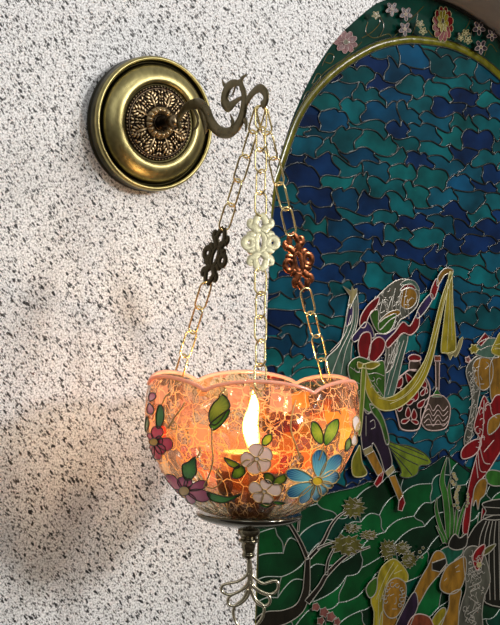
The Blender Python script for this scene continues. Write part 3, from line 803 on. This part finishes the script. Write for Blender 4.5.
def bowl_glass():
    mt = bpy.data.materials.new('crackled_amber_glass'); mt.use_nodes = True
    t = NT(mt); t.n.remove(t.b); out = t.n['Material Output']
    tc = t.new('ShaderNodeTexCoord')
    # blocks of colour in the crackle
    def warp(scale, amt, src):
        w = t.new('ShaderNodeTexNoise', Scale=scale, Detail=2.0); t.link(src, w.inputs['Vector'])
        s_ = t.n.new('ShaderNodeVectorMath'); s_.operation = 'SUBTRACT'; t.link(w.outputs['Color'], s_.inputs[0]); s_.inputs[1].default_value = (.5, .5, .5)
        x = t.n.new('ShaderNodeVectorMath'); x.operation = 'MULTIPLY_ADD'; t.link(s_.outputs[0], x.inputs[0]); x.inputs[1].default_value = (amt,)*3; t.link(src, x.inputs[2]); return x.outputs[0]
    uv = tc.outputs['UV']; sep = t.new('ShaderNodeSeparateXYZ'); t.link(uv, sep.inputs[0])
    v1 = t.new('ShaderNodeTexVoronoi', Scale=58.0, distance='CHEBYCHEV', voronoi_dimensions='2D'); v1.inputs['Randomness'].default_value = .55; t.link(warp(60, .006, uv), v1.inputs['Vector'])
    sc = t.new('ShaderNodeSeparateColor'); t.link(v1.outputs['Color'], sc.inputs[0])
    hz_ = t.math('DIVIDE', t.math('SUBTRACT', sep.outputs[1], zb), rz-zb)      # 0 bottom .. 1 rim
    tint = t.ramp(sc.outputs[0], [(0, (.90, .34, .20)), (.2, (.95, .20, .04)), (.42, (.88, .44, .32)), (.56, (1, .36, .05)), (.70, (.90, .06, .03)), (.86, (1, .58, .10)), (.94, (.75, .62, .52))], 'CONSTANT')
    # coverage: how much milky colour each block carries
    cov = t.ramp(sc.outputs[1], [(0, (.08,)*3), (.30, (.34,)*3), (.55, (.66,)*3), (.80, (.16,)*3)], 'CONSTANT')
    glow_band = t.ramp(hz_, [(0, (.10,)*3), (.22, (.15,)*3), (.38, (.9,)*3), (.75, (1,)*3), (1, (.62,)*3)])  # candle's orange glow put into the glass colour, strongest at mid height
    cov = t.math('MULTIPLY', cov, glow_band)
    # fine crackle lines
    def lines(scale, lw, wa):
        e = t.new('ShaderNodeTexVoronoi', Scale=scale, feature='DISTANCE_TO_EDGE', voronoi_dimensions='2D'); t.link(warp(scale*1.3, wa, uv), e.inputs['Vector'])
        return t.math('LESS_THAN', e.outputs['Distance'], lw), e
    l1, e1 = lines(105, .036, .011)
    l2, e2 = lines(62, .022, .010)
    patch = t.new('ShaderNodeTexNoise', Scale=28.0, Detail=1.0); t.link(uv, patch.inputs['Vector'])
    l1 = t.math('MULTIPLY', l1, t.math('GREATER_THAN', patch.outputs['Fac'], .50))
    ln = t.math('MAXIMUM', l1, l2)
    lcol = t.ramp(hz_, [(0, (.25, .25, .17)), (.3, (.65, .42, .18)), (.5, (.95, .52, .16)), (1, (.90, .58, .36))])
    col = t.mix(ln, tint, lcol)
    tr = t.new('ShaderNodeBsdfTransparent'); t.link(t.mix(t.math('MULTIPLY', glow_band, .55), (.56, .58, .44), (1, .76, .62)), tr.inputs['Color'])
    tl = t.new('ShaderNodeBsdfTranslucent'); t.link(t.mix(1.0, col, (1, .86, .72), 'MULTIPLY'), tl.inputs['Color'])
    df = t.new('ShaderNodeBsdfDiffuse'); t.link(col, df.inputs['Color'])
    md = t.new('ShaderNodeMixShader'); md.inputs[0].default_value = .4; t.link(tl.outputs[0], md.inputs[1]); t.link(df.outputs[0], md.inputs[2])
    fac = t.math('MAXIMUM', cov, t.math('MULTIPLY', ln, .85))
    m1 = t.new('ShaderNodeMixShader'); t.link(fac, m1.inputs[0]); t.link(tr.outputs[0], m1.inputs[1]); t.link(md.outputs[0], m1.inputs[2])
    gl = t.new('ShaderNodeBsdfGlossy'); gl.inputs['Roughness'].default_value = .08
    bp_ = t.new('ShaderNodeBump'); bp_.inputs['Distance'].default_value = .003; t.link(v1.outputs['Distance'], bp_.inputs['Height']); t.link(bp_.outputs[0], gl.inputs['Normal'])
    fr = t.new('ShaderNodeFresnel'); fr.inputs['IOR'].default_value = 1.38; t.link(bp_.outputs[0], fr.inputs['Normal'])
    m2 = t.new('ShaderNodeMixShader'); t.link(t.math('MULTIPLY', fr.outputs[0], .8), m2.inputs[0]); t.link(m1.outputs[0], m2.inputs[1]); t.link(gl.outputs[0], m2.inputs[2])
    t.link(m2.outputs[0], out.inputs['Surface'])
    return mt
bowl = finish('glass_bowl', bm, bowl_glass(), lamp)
bowl.matrix_parent_inverse = Matrix.Translation(-wloc(lamp))
# rim bead
M['rim'] = bpy.data.materials.new('peach_rim_glass'); M['rim'].use_nodes = True
t = NT(M['rim']); t.n.remove(t.b)
_a = t.new('ShaderNodeBsdfTranslucent', Color=(1, .62, .45, 1)); _b = t.new('ShaderNodeBsdfDiffuse', Color=(.95, .62, .48, 1)); _c = t.new('ShaderNodeBsdfGlossy', Roughness=.15)
_m = t.new('ShaderNodeMixShader'); _m.inputs[0].default_value = .5; t.link(_a.outputs[0], _m.inputs[1]); t.link(_b.outputs[0], _m.inputs[2])
_n = t.new('ShaderNodeMixShader'); _n.inputs[0].default_value = .08; t.link(_m.outputs[0], _n.inputs[1]); t.link(_c.outputs[0], _n.inputs[2])
t.link(_n.outputs[0], t.n['Material Output'].inputs['Surface'])
bm = bmesh.new(); rp = []
for k in range(NA2):
    th = 2*pi*k/NA2; z = rim_z(th); r = bowl_r(z); rp.append(V((AXX+cos(th)*r, AXY+sin(th)*r, z-.0005)))
tube(bm, rp, .0017, closed=True, seg=8)
def child(name, bm, mt, parent, label=None, smooth=True):
    o = finish(name, bm, mt, None, smooth); o.parent = parent; o.matrix_parent_inverse = Matrix.Translation(-wloc(lamp)) if parent is lamp else Matrix.Identity(4)
    if label: o['label'] = label
    return o
# children of a child mesh: the parent's own world matrix is the identity, so no inverse is needed
child('rim_edge', bm, M['rim'], bowl, 'peach scalloped glass rim')

def on_bowl(px, py, off=.0006):
    r = ray(px, py).normalized(); tt = 1.38
    def inside(u):
        p = CAM + r*u; return zb < p.z < rz+.01 and math.hypot(p.x-AXX, p.y-AXY) <= bowl_r(p.z)+off
    for i in range(90):
        if inside(tt):
            lo, hi = tt-.003, tt
            for _ in range(10):
                md = (lo+hi)/2
                if inside(md): hi = md
                else: lo = md
            return CAM + r*hi
        tt += .003
    # past the outline: nearest point of the outline at that height
    tc_ = -(CAM-AXC).xy.dot(r.xy)/r.xy.length_squared
    p = CAM+r*tc_; d_ = (p-AXC); d_.z = 0; d_.normalize()
    rr = bowl_r(max(p.z, zb))+off
    return V((AXX+d_.x*rr, AXY+d_.y*rr, p.z))
def vcol_mat(name, rough=.3, trans=.35):
    mt = bpy.data.materials.new(name); mt.use_nodes = True; t = NT(mt)
    a = t.new('ShaderNodeAttribute', attribute_name='paint'); t.link(a.outputs['Color'], t.b.inputs['Base Color']); t.b.inputs['Roughness'].default_value = rough
    tl = t.new('ShaderNodeBsdfTranslucent'); t.link(a.outputs['Color'], tl.inputs['Color'])
    mx = t.new('ShaderNodeMixShader'); mx.inputs[0].default_value = trans
    t.link(t.b.outputs[0], mx.inputs[1]); t.link(tl.outputs[0], mx.inputs[2]); t.link(mx.outputs[0], t.n['Material Output'].inputs['Surface'])
    return mt
M['paint'] = vcol_mat('glass_paint', .18, .05)
M['goldline'] = mat('gold_outliner', (.62, .42, .16), .4, .4)
M['darkline'] = mat('dark_outliner', (.05, .035, .02), .4, .2)
def patch(bm, lay, c, pts, cin, cout, off=.0009, outline=True, lw=.0007, mi=1, stripes=None, gp_=1.0):
    """petal or leaf painted on the bowl: rings from the base point c out to the outline"""
    q = spline(pts, 5, True); RN = 6; rows = []
    for j in range(RN+1):
        s = .02+.98*j/RN; row = []
        for i, p in enumerate(q):
            w = on_bowl(c[0]+(p[0]-c[0])*s, c[1]+(p[1]-c[1])*s, off); v = bm.verts.new(w)
            dd = math.hypot((p[0]-c[0])*s, (p[1]-c[1])*s)/max(math.hypot(a[0]-c[0], a[1]-c[1]) for a in q)
            k = min(1, dd)**gp_; 
            if stripes: k = max(0, min(1, k+stripes*sin(i*1.9)))
            v[lay] = (*[a+(b-a)*k for a, b in zip(cin, cout)], 1); row.append(v)
        rows.append(row)
    for A, B in zip(rows, rows[1:]):
        for i in range(len(q)):
            j = (i+1) % len(q); bm.faces.new((A[i], A[j], B[j], B[i]))
    bm.faces.new(rows[0])
    if outline: tube(bm, [on_bowl(*p, off+.0002) for p in q], lw, closed=True, seg=6, mi=mi)
def petal_pts(cx, cy, a, ln, wd, start=.12):
    c, s = cos(a), sin(a)
    return [(cx+(c*u*ln-s*v*wd), cy+(s*u*ln+c*v*wd)) for u, v in ((start, 0), (.4, .38), (.75, .5), (.97, .28), (1.02, 0), (.97, -.28), (.75, -.5), (.4, -.38))]
def flower(name, cx, cy, petals, cin, cout, core, corer, label, line='goldline', stripes=None, lw=.0006):
    bm = bmesh.new(); lay = bm.verts.layers.float_color.new('paint')
    for a, ln, wd in petals: patch(bm, lay, (cx, cy), petal_pts(cx, cy, radians(a), ln, wd), cin, cout, stripes=stripes, lw=lw, gp_=1.6)
    if core: patch(bm, lay, (cx, cy), [(cx+corer*cos(k*pi/4), cy+corer*.85*sin(k*pi/4)) for k in range(8)], core, tuple(x*.8 for x in core), off=.0018, lw=.0004)
    return child(name, bm, [M['paint'], M[line]], bowl, label)
flower('painted_flower', 317.5, 481, [(-165, 32, 13), (-85, 31, 15), (-48, 34, 13), (-15, 22, 13), (155, 33, 13), (178, 8, 4), (128, 28, 10), (95, 20, 10), (60, 16, 9), (20, 16, 6)], (.20, .62, .72), (.0, .05, .20), (.95, .62, .04), 5, 'large bright blue painted daisy', stripes=.22)
flower('painted_flower', 257, 459, [(-95, 15, 15), (-28, 16, 15), (40, 15, 14), (108, 15, 14), (178, 16, 15)], (.95, .72, .60), (.90, .64, .54), (.93, .75, .66), 2.5, 'pale pink painted blossom', lw=.00035)
flower('painted_flower', 264.5, 491.5, [(-160, 16, 12), (-80, 12, 12), (-8, 17, 12), (70, 14, 12), (140, 13, 11)], (.95, .77, .68), (.90, .70, .62), (.95, .8, .7), 2.2, 'lower pale pink painted blossom', lw=.00035)
flower('painted_flower', 153.5, 442, [(-70, 16, 12), (-15, 9, 9), (10, 19, 13), (75, 18, 10), (110, 20, 10), (-120, 10, 5), (45, 15, 9)], (1, .14, .22), (.66, .006, .075), (.95, .50, .06), 4.5, 'magenta painted flower on the left edge', 'darkline', lw=.00045)
flower('painted_flower', 184, 491, [(-145, 24, 13), (-100, 14, 10), (-62, 13, 8), (15, 26, 12), (-20, 24, 9), (170, 20, 8), (50, 16, 8)], (.80, .20, .36), (.40, .015, .13), (.90, .55, .12), 5.5, 'plum painted flower near the bottom left', 'darkline', lw=.00045)
flower('painted_flower', 149, 402, [(-60, 10, 7), (80, 12, 7)], (.95, .45, .5), (.7, .06, .18), None, 0, 'pink painted bud at the left rim', 'darkline')
flower('painted_flower', 355, 433, [(-85, 17, 7), (95, 12, 6), (-60, 12, 4)], (.95, .82, .76), (.93, .80, .74), None, 0, 'white painted bud on the right edge')
def leaf(cen, pts, label='painted green leaf', cin=(.30, .42, .03), cout=(.03, .16, .015), line='darkline'):
    bm = bmesh.new(); lay = bm.verts.layers.float_color.new('paint'); patch(bm, lay, cen, pts, cin, cout, mi=1, lw=.0006, stripes=.12)
    return child('painted_leaf', bm, [M['paint'], M[line]], bowl, label)
BR = (.55, .60, .05)
leaf((217, 408), [(221, 394), (227, 398), (230, 406), (226, 412), (221, 420), (215, 425), (210, 422), (209, 413), (213, 404), (218, 399)], cin=(.5, .5, .05), cout=(.10, .17, .02))
leaf((216, 423), [(228, 410), (229, 414), (222, 424), (214, 430), (211, 428), (211, 423)], cin=(.2, .4, .05))
leaf((319, 433), [(322, 444), (315, 440), (311, 431), (312, 422), (318, 424), (323, 434)], cin=(.5, .5, .04))
leaf((332, 432), [(325, 445), (324, 436), (328, 425), (337, 419), (339, 425), (336, 435), (330, 443)], cin=(.5, .55, .06))
leaf((160, 415), [(157, 428), (156, 416), (159, 405), (163, 408), (164, 418), (161, 426)], cin=(.05, .25, .03), cout=(.02, .12, .02))
leaf((189, 470), [(184, 478), (182, 466), (188, 462), (195, 457), (196, 466), (196, 473), (190, 480)], cin=(.10, .40, .06), cout=(.01, .09, .015))
leaf((231, 462), [(224, 458), (231, 460), (239, 464), (238, 468), (230, 466)], cin=BR, cout=(.20, .35, .03))
leaf((238, 472), [(232, 474), (236, 467), (243, 466), (245, 473), (239, 478), (233, 478)], cin=(.35, .50, .04), cout=(.05, .16, .02))
leaf((221, 498), [(207, 492), (215, 494), (228, 497), (241, 494), (232, 500), (222, 503), (211, 500)], cin=(.06, .40, .04), cout=(.02, .12, .02))
leaf((270, 477), [(264, 474), (270, 473), (275, 478), (272, 483), (266, 481)], cin=(.16, .20, .03), cout=(.02, .08, .01))
leaf((280, 480), [(273, 484), (276, 478), (286, 474), (286, 480), (281, 484)], cin=(.25, .30, .03), cout=(.02, .10, .01))
leaf((265, 505), [(259, 505), (265, 503), (272, 504), (266, 508)], cin=(.06, .25, .04), cout=(.02, .10, .02))
leaf((277, 503), [(272, 502), (278, 501), (285, 503), (279, 505)], cin=(.06, .25, .04), cout=(.02, .10, .02))
leaf((268, 440), [(262, 444), (264, 437), (271, 434), (272, 440), (267, 445)], cin=(.85, .75, .05), cout=(.35, .5, .04))
leaf((349, 444), [(345, 450), (346, 442), (350, 438), (351, 445), (348, 450)], cin=(.25, .35, .05), cout=(.05, .12, .02))
leaf((147, 425), [(146, 432), (145, 425), (147, 416), (149, 424)], cin=(.15, .25, .05), cout=(.03, .10, .02))
def stem(pts, w=.0007):
    bm = bmesh.new(); q = spline(pts, 6); tube(bm, [on_bowl(*p, .0010) for p in q], w, seg=6); child('painted_stem', bm, M['goldline'], bowl)
stem([(212, 428), (212, 445), (213, 460), (209, 475), (204, 486)]); stem([(185, 402), (181, 409), (174, 418), (168, 428)]); stem([(162, 404), (166, 396), (170, 394)])
stem([(296, 400), (292, 415), (291, 430), (296, 445), (300, 458)]); stem([(324, 444), (322, 452), (319, 460)]); stem([(197, 458), (200, 452), (200, 447)]); stem([(226, 388), (222, 393), (220, 396)], .0009)
stem([(240, 465), (246, 460), (250, 460)]); stem([(262, 397), (258, 392), (252, 395)], .0008); stem([(205, 486), (214, 488), (222, 480), (217, 472), (220, 468)], .0006); stem([(173, 420), (170, 427), (176, 429), (176, 423), (172, 422)], .0006)

# dish, finial, tail
def px_prof(lst): return [(r*SC, rz-(y-378)*SC) for y, r in lst]
bm = bmesh.new(); lathe(bm, [(0, rz-(517.6-378)*SC)] + px_prof([(517.3, 12), (516.5, 30), (515.5, 43), (513.4, 50.5), (514.2, 53), (516.5, 53), (520, 48), (523.5, 38), (526.5, 24), (528, 12), (528.5, 8)]), AXC, seg=96)
child('saucer', bm, M['dish'], lamp)
bm = bmesh.new(); lathe(bm, spline(px_prof([(525, 7), (527, 9.5), (530, 11), (534, 11), (537, 8.5), (538.5, 8), (540, 10), (542, 10), (543.5, 7.5), (547, 7), (551, 6), (553, 5.2), (554.5, 6.4), (557, 6.2), (559, 3.5), (561, .5)]), 3), AXC, seg=48)
child('finial', bm, M['finial'], lamp)
def TL(x, y): 
    p = on_lamp(x/5+205, y/5+505); return p
def wire(bm, pts, r): tube(bm, [TL(*p) for p in spline(pts, 6)], r, seg=8)
bm = bmesh.new()
# the flat wire work is centred under the axis
for L_ in ([(218, 270), (216, 300), (212, 345), (170, 380), (115, 392), (86, 405), (84, 432), (115, 448), (160, 438), (196, 412), (218, 380), (224, 340)],
           [(218, 340), (215, 400), (170, 432), (126, 455), (114, 480), (125, 502), (158, 502), (196, 478), (220, 440), (226, 380)],
           [(214, 420), (190, 470), (150, 505), (141, 540), (152, 582), (175, 610), (205, 640), (221, 665)],
           [(224, 270), (230, 310), (238, 355), (290, 392), (345, 378), (366, 392), (362, 425), (330, 445), (280, 432), (244, 402), (230, 360), (226, 320)],
           [(226, 340), (234, 400), (275, 434), (316, 452), (326, 478), (314, 500), (282, 503), (250, 478), (232, 438), (226, 390)],
           [(230, 420), (252, 470), (294, 508), (292, 548), (272, 584), (248, 615), (232, 640), (221, 665)],
           [(221, 262), (222, 300), (223, 350), (223, 420)]):
    wire(bm, L_, .0014)
# shift onto the axis so it hangs plumb
mx_ = sum(v.co.x for v in bm.verts)/len(bm.verts)
child('wire_tail', bm, M['tail'], lamp, 'open looped wire tail')
bm = bmesh.new(); tube(bm, [V((AXX, AXY, rz-(558-378)*SC)), TL(221, 285)], [.0022, .0016], seg=10); child('tail_stem', bm, M['tail'], lamp)

# chains
def link_mesh(bm, a, b, side, w, wr):
    """oval link from a to b, opening seen along `side`"""
    ax = (b-a); ln = ax.length; ax.normalize(); s = (side-ax*side.dot(ax)).normalized(); c = (a+b)/2
    pts = []
    hl_ = ln/2+wr*.6; st = hl_-w
    for k in range(9): t_ = -pi/2+pi*k/8; pts.append(c + ax*(st+cos(t_)*w) + s*(sin(t_)*w))
    for k in range(9): t_ = pi/2+pi*k/8; pts.append(c + ax*(-st+cos(t_)*w) + s*(sin(t_)*w))
    tube(bm, pts, wr, closed=True, seg=7)
def ornament(bm, c, ax, side, nrm, L_, W_, thick=.0007):
    def q(u, v): return c + side*(u*W_) + ax*(v*L_)
    def st(pts, ws, closed=False):
        s_ = spline([(*p, w_) for p, w_ in zip(pts, ws)], 5, closed)
        tube(bm, [q(x, y) for x, y, _ in s_], [w_*W_*1.25 for *_, w_ in s_], closed=closed, seg=8, flat=nrm, ratio=thick/(.20*W_))
    O = lambda cx, cy, rx, ry, n=10: [(cx+rx*cos(2*pi*k/n), cy+ry*sin(2*pi*k/n)) for k in range(n)]
    st(O(0, 0, .24, .34), [.14]*10, True)                      # centre opening
    for s in (1, -1):
        st(O(.62*s, .02, .24, .17), [.15]*10, True)            # side eyes
        st([(.30*s, .22), (.55*s, .30), (.72*s, .24)], [.16, .15, .04]); st([(.30*s, -.20), (.55*s, -.28), (.72*s, -.22)], [.16, .15, .04])
        st([(.80*s, .02), (1.0*s, .02)], [.16, .04])
        for e in (1, -1):
            st([(.12*s, .34*e), (.34*s, .52*e), (.52*s, .58*e), (.56*s, .72*e), (.42*s, .78*e)], [.20, .19, .16, .12, .06])
            st([(.40*s, .52*e), (.60*s, .50*e)], [.14, .05])
            st([(.30*s, .60*e), (.20*s, .82*e), (0, .96*e)], [.14, .15, .14])
            st([(.10*s, .36*e), (.0, .46*e)], [.17, .15])
ring_top = hk + V((0, 0, -.001))
def chain(px_top, orn_c, orn_half, th_att, orn_mat, olabel, width, orn_turn, n1, n2, clabel):
    att = V((AXX+cos(th_att)*bowl_r(rim_z(th_att)), AXY+sin(th_att)*bowl_r(rim_z(th_att)), rim_z(th_att)-.004))
    top = ring_top
    e = empty('chain', top, lamp)
    e['label'] = clabel
    ax = (att-top); Lt = ax.length; ax.normalize()
    view = (CAM-top).normalized(); side0 = ax.cross(view).normalized()
    oc = orn_c*Lt; a1 = oc-orn_half; a2 = oc+orn_half
    def seg_links(s0, s1, n):
        pitch = (s1-s0)/n
        for i in range(n):
            a = top+ax*(s0+pitch*i-.0009); b = top+ax*(s0+pitch*(i+1)+.0009)
            ang = radians(42 if i % 2 else -22); sd = Matrix.Rotation(ang, 3, ax) @ side0
            bm = bmesh.new(); link_mesh(bm, a, b, sd, .0052, .00090)
            o = finish('chain_link', bm, M['chain']); o.parent = e; o.matrix_parent_inverse = Matrix.Translation(-WL[e.name])
    seg_links(.001, a1+.001, n1); seg_links(a2-.001, Lt+.003, n2)
    sd = Matrix.Rotation(radians(orn_turn), 3, ax) @ side0
    bm = bmesh.new(); ornament(bm, top+ax*oc, ax, sd, sd.cross(ax).normalized(), orn_half/.98, width)
    o = finish('chain_ornament', bm, M[orn_mat]); o.parent = e; o.matrix_parent_inverse = Matrix.Translation(-WL[e.name]); o['label'] = olabel
    return e
chain(None, .50, .0265, PH+radians(4), 'orn_pale', 'pale gold pierced ornament', .0165, 0, 5, 5, 'front chain')
chain(None, .545, .0275, PH-radians(130), 'orn_shaded', 'pierced ornament coloured dark as in shadow', .0150, 38, 5, 4, 'left chain')
chain(None, .56, .0275, PH+radians(131), 'orn_copper', 'copper brown pierced ornament', .0155, -22, 5, 4, 'right chain')

# ------------------------------------------------------------------ candle in the bowl
cz = rz-(516.5-378)*SC
can = empty('candle', V((AXX, AXY, cz)))
tag(can, 'lit candle with tall yellow flame standing inside the glass bowl', 'candle')
M['cup'] = mat('dark_brown_cup', (.07, .035, .02), .35, .3)
M['wax'] = mat('amber_wax', (.95, .45, .14), .5, Subsurface_Weight=.0)
def cchild(name, bm, mt): o = finish(name, bm, mt); o.parent = can; o.matrix_parent_inverse = Matrix.Translation(-wloc(can)); return o
zt = rz-(470-378)*SC
bm = bmesh.new(); lathe(bm, [(0, cz+.0005), (.016, cz+.0005), (.019, cz+.003), (.027, cz+.018), (.030, cz+.028), (.031, zt), (.029, zt+.0006), (.0275, zt-.002), (0, zt-.002)], AXC, seg=48); cchild('cup', bm, M['cup'])
wz = rz-(452-378)*SC
bm = bmesh.new(); lathe(bm, [(.026, zt-.003), (.0262, wz-.002), (.0245, wz), (.016, wz-.0015), (0, wz-.002)], AXC, seg=48); cchild('wax', bm, M['wax'])
bm = bmesh.new(); tube(bm, [V((AXX, AXY, wz-.003)), V((AXX+.0005, AXY, wz+.004)), V((AXX+.0015, AXY, wz+.0075))], .0008, seg=6); cchild('wick', bm, M['leaddark'])
M['flame'] = bpy.data.materials.new('flame'); M['flame'].use_nodes = True
t = NT(M['flame']); t.n.remove(t.b)
gtc = t.new('ShaderNodeLayerWeight'); gtc.inputs['Blend'].default_value = .5
fc = t.ramp(gtc.outputs['Facing'], [(0, (1, .92, .55)), (.55, (1, .75, .12)), (1, (1, .5, .03))])
em = t.new('ShaderNodeEmission'); em.inputs['Strength'].default_value = 12.0; t.link(fc, em.inputs['Color'])
tp = t.new('ShaderNodeBsdfTransparent'); ad = t.new('ShaderNodeAddShader'); t.link(em.outputs[0], ad.inputs[0]); t.link(tp.outputs[0], ad.inputs[1])
t.link(ad.outputs[0], t.n['Material Output'].inputs['Surface'])
bm = bmesh.new()
fp = [(0, 452), (4, 449), (6.8, 442), (7.8, 434), (7.6, 425), (6.8, 416), (5.6, 408), (4.0, 401), (2.2, 396), (0, 390)]
seg = 20; rings = []
for r, y in spline(fp, 3):
    z = rz-(y-378)*SC; ox = .0016*sin((y-391)*.14)*SC/.00089; r = max(r, 0)
    if r < .05: rings.append([bm.verts.new((AXX+ox, AXY, z))])
    else: rings.append([bm.verts.new((AXX+ox+cos(2*pi*k/seg)*r*SC, AXY+sin(2*pi*k/seg)*r*SC, z)) for k in range(seg)])
for A, B in zip(rings, rings[1:]):
    for k in range(seg):
        q = list(dict.fromkeys([A[k % len(A)], A[(k+1) % len(A)], B[(k+1) % len(B)], B[k % len(B)]]))
        if len(q) > 2: bm.faces.new(q)
cchild('flame', bm, M['flame'])

# ------------------------------------------------------------------ lights
def area(name, loc, target, size, energy, col=(1, 1, 1), sy=None):
    l = bpy.data.lights.new(name, 'AREA'); l.size = size; l.energy = energy; l.color = col
    if sy: l.shape = 'RECTANGLE'; l.size_y = sy
    o = bpy.data.objects.new(name, l); COL.objects.link(o); o.location = loc
    o.rotation_euler = (V(target)-V(loc)).to_track_quat('-Z', 'Y').to_euler(); return o
B0 = V((0, AXY, rz-.05))
area('ceiling_light', B0+V((.37, -1, .33))*2.0, B0, .26, 26, (1, .985, .96))
area('wall_light', B0+V((.90, -1, .56))*1.9, B0, .26, 17, (1, .93, .90))
area('left_softbox', V((-1.6, -2.2, 2.6)), V((0, 0, 1.5)), 1.0, 6, (.96, .98, 1))  # unseen softbox added at the left for reflections in the brass
area('top_softbox', V((-.1, -1.6, 2.9)), V((0, 0, 1.6)), .9, 5, (1, 1, 1), .2)  # overhead softbox, also added to give the brass highlights
p = bpy.data.lights.new('candle_glow', 'POINT'); p.energy = .55; p.color = (1, .64, .36); p.shadow_soft_size = .006
po = bpy.data.objects.new('candle_glow', p); COL.objects.link(po); po.location = (AXX, AXY, rz-(424-378)*SC)
wd = bpy.data.worlds.new('room_surround'); S.world = wd; wd.use_nodes = True
wt = wd.node_tree; bg = wt.nodes['Background']
tcw = wt.nodes.new('ShaderNodeTexCoord'); sp = wt.nodes.new('ShaderNodeSeparateXYZ'); rw = wt.nodes.new('ShaderNodeValToRGB')
wt.links.new(tcw.outputs['Generated'], sp.inputs[0]); 
mr = wt.nodes.new('ShaderNodeMapRange'); mr.inputs['From Min'].default_value = -1; wt.links.new(sp.outputs['Z'], mr.inputs['Value']); wt.links.new(mr.outputs[0], rw.inputs[0])
e = rw.color_ramp.elements; e[0].position = .25; e[0].color = (.10, .085, .07, 1); e[1].position = .75; e[1].color = (.75, .74, .72, 1)
q_ = e.new(.5); q_.color = (.22, .20, .18, 1)
wt.links.new(rw.outputs[0], bg.inputs[0]); bg.inputs[1].default_value = .52
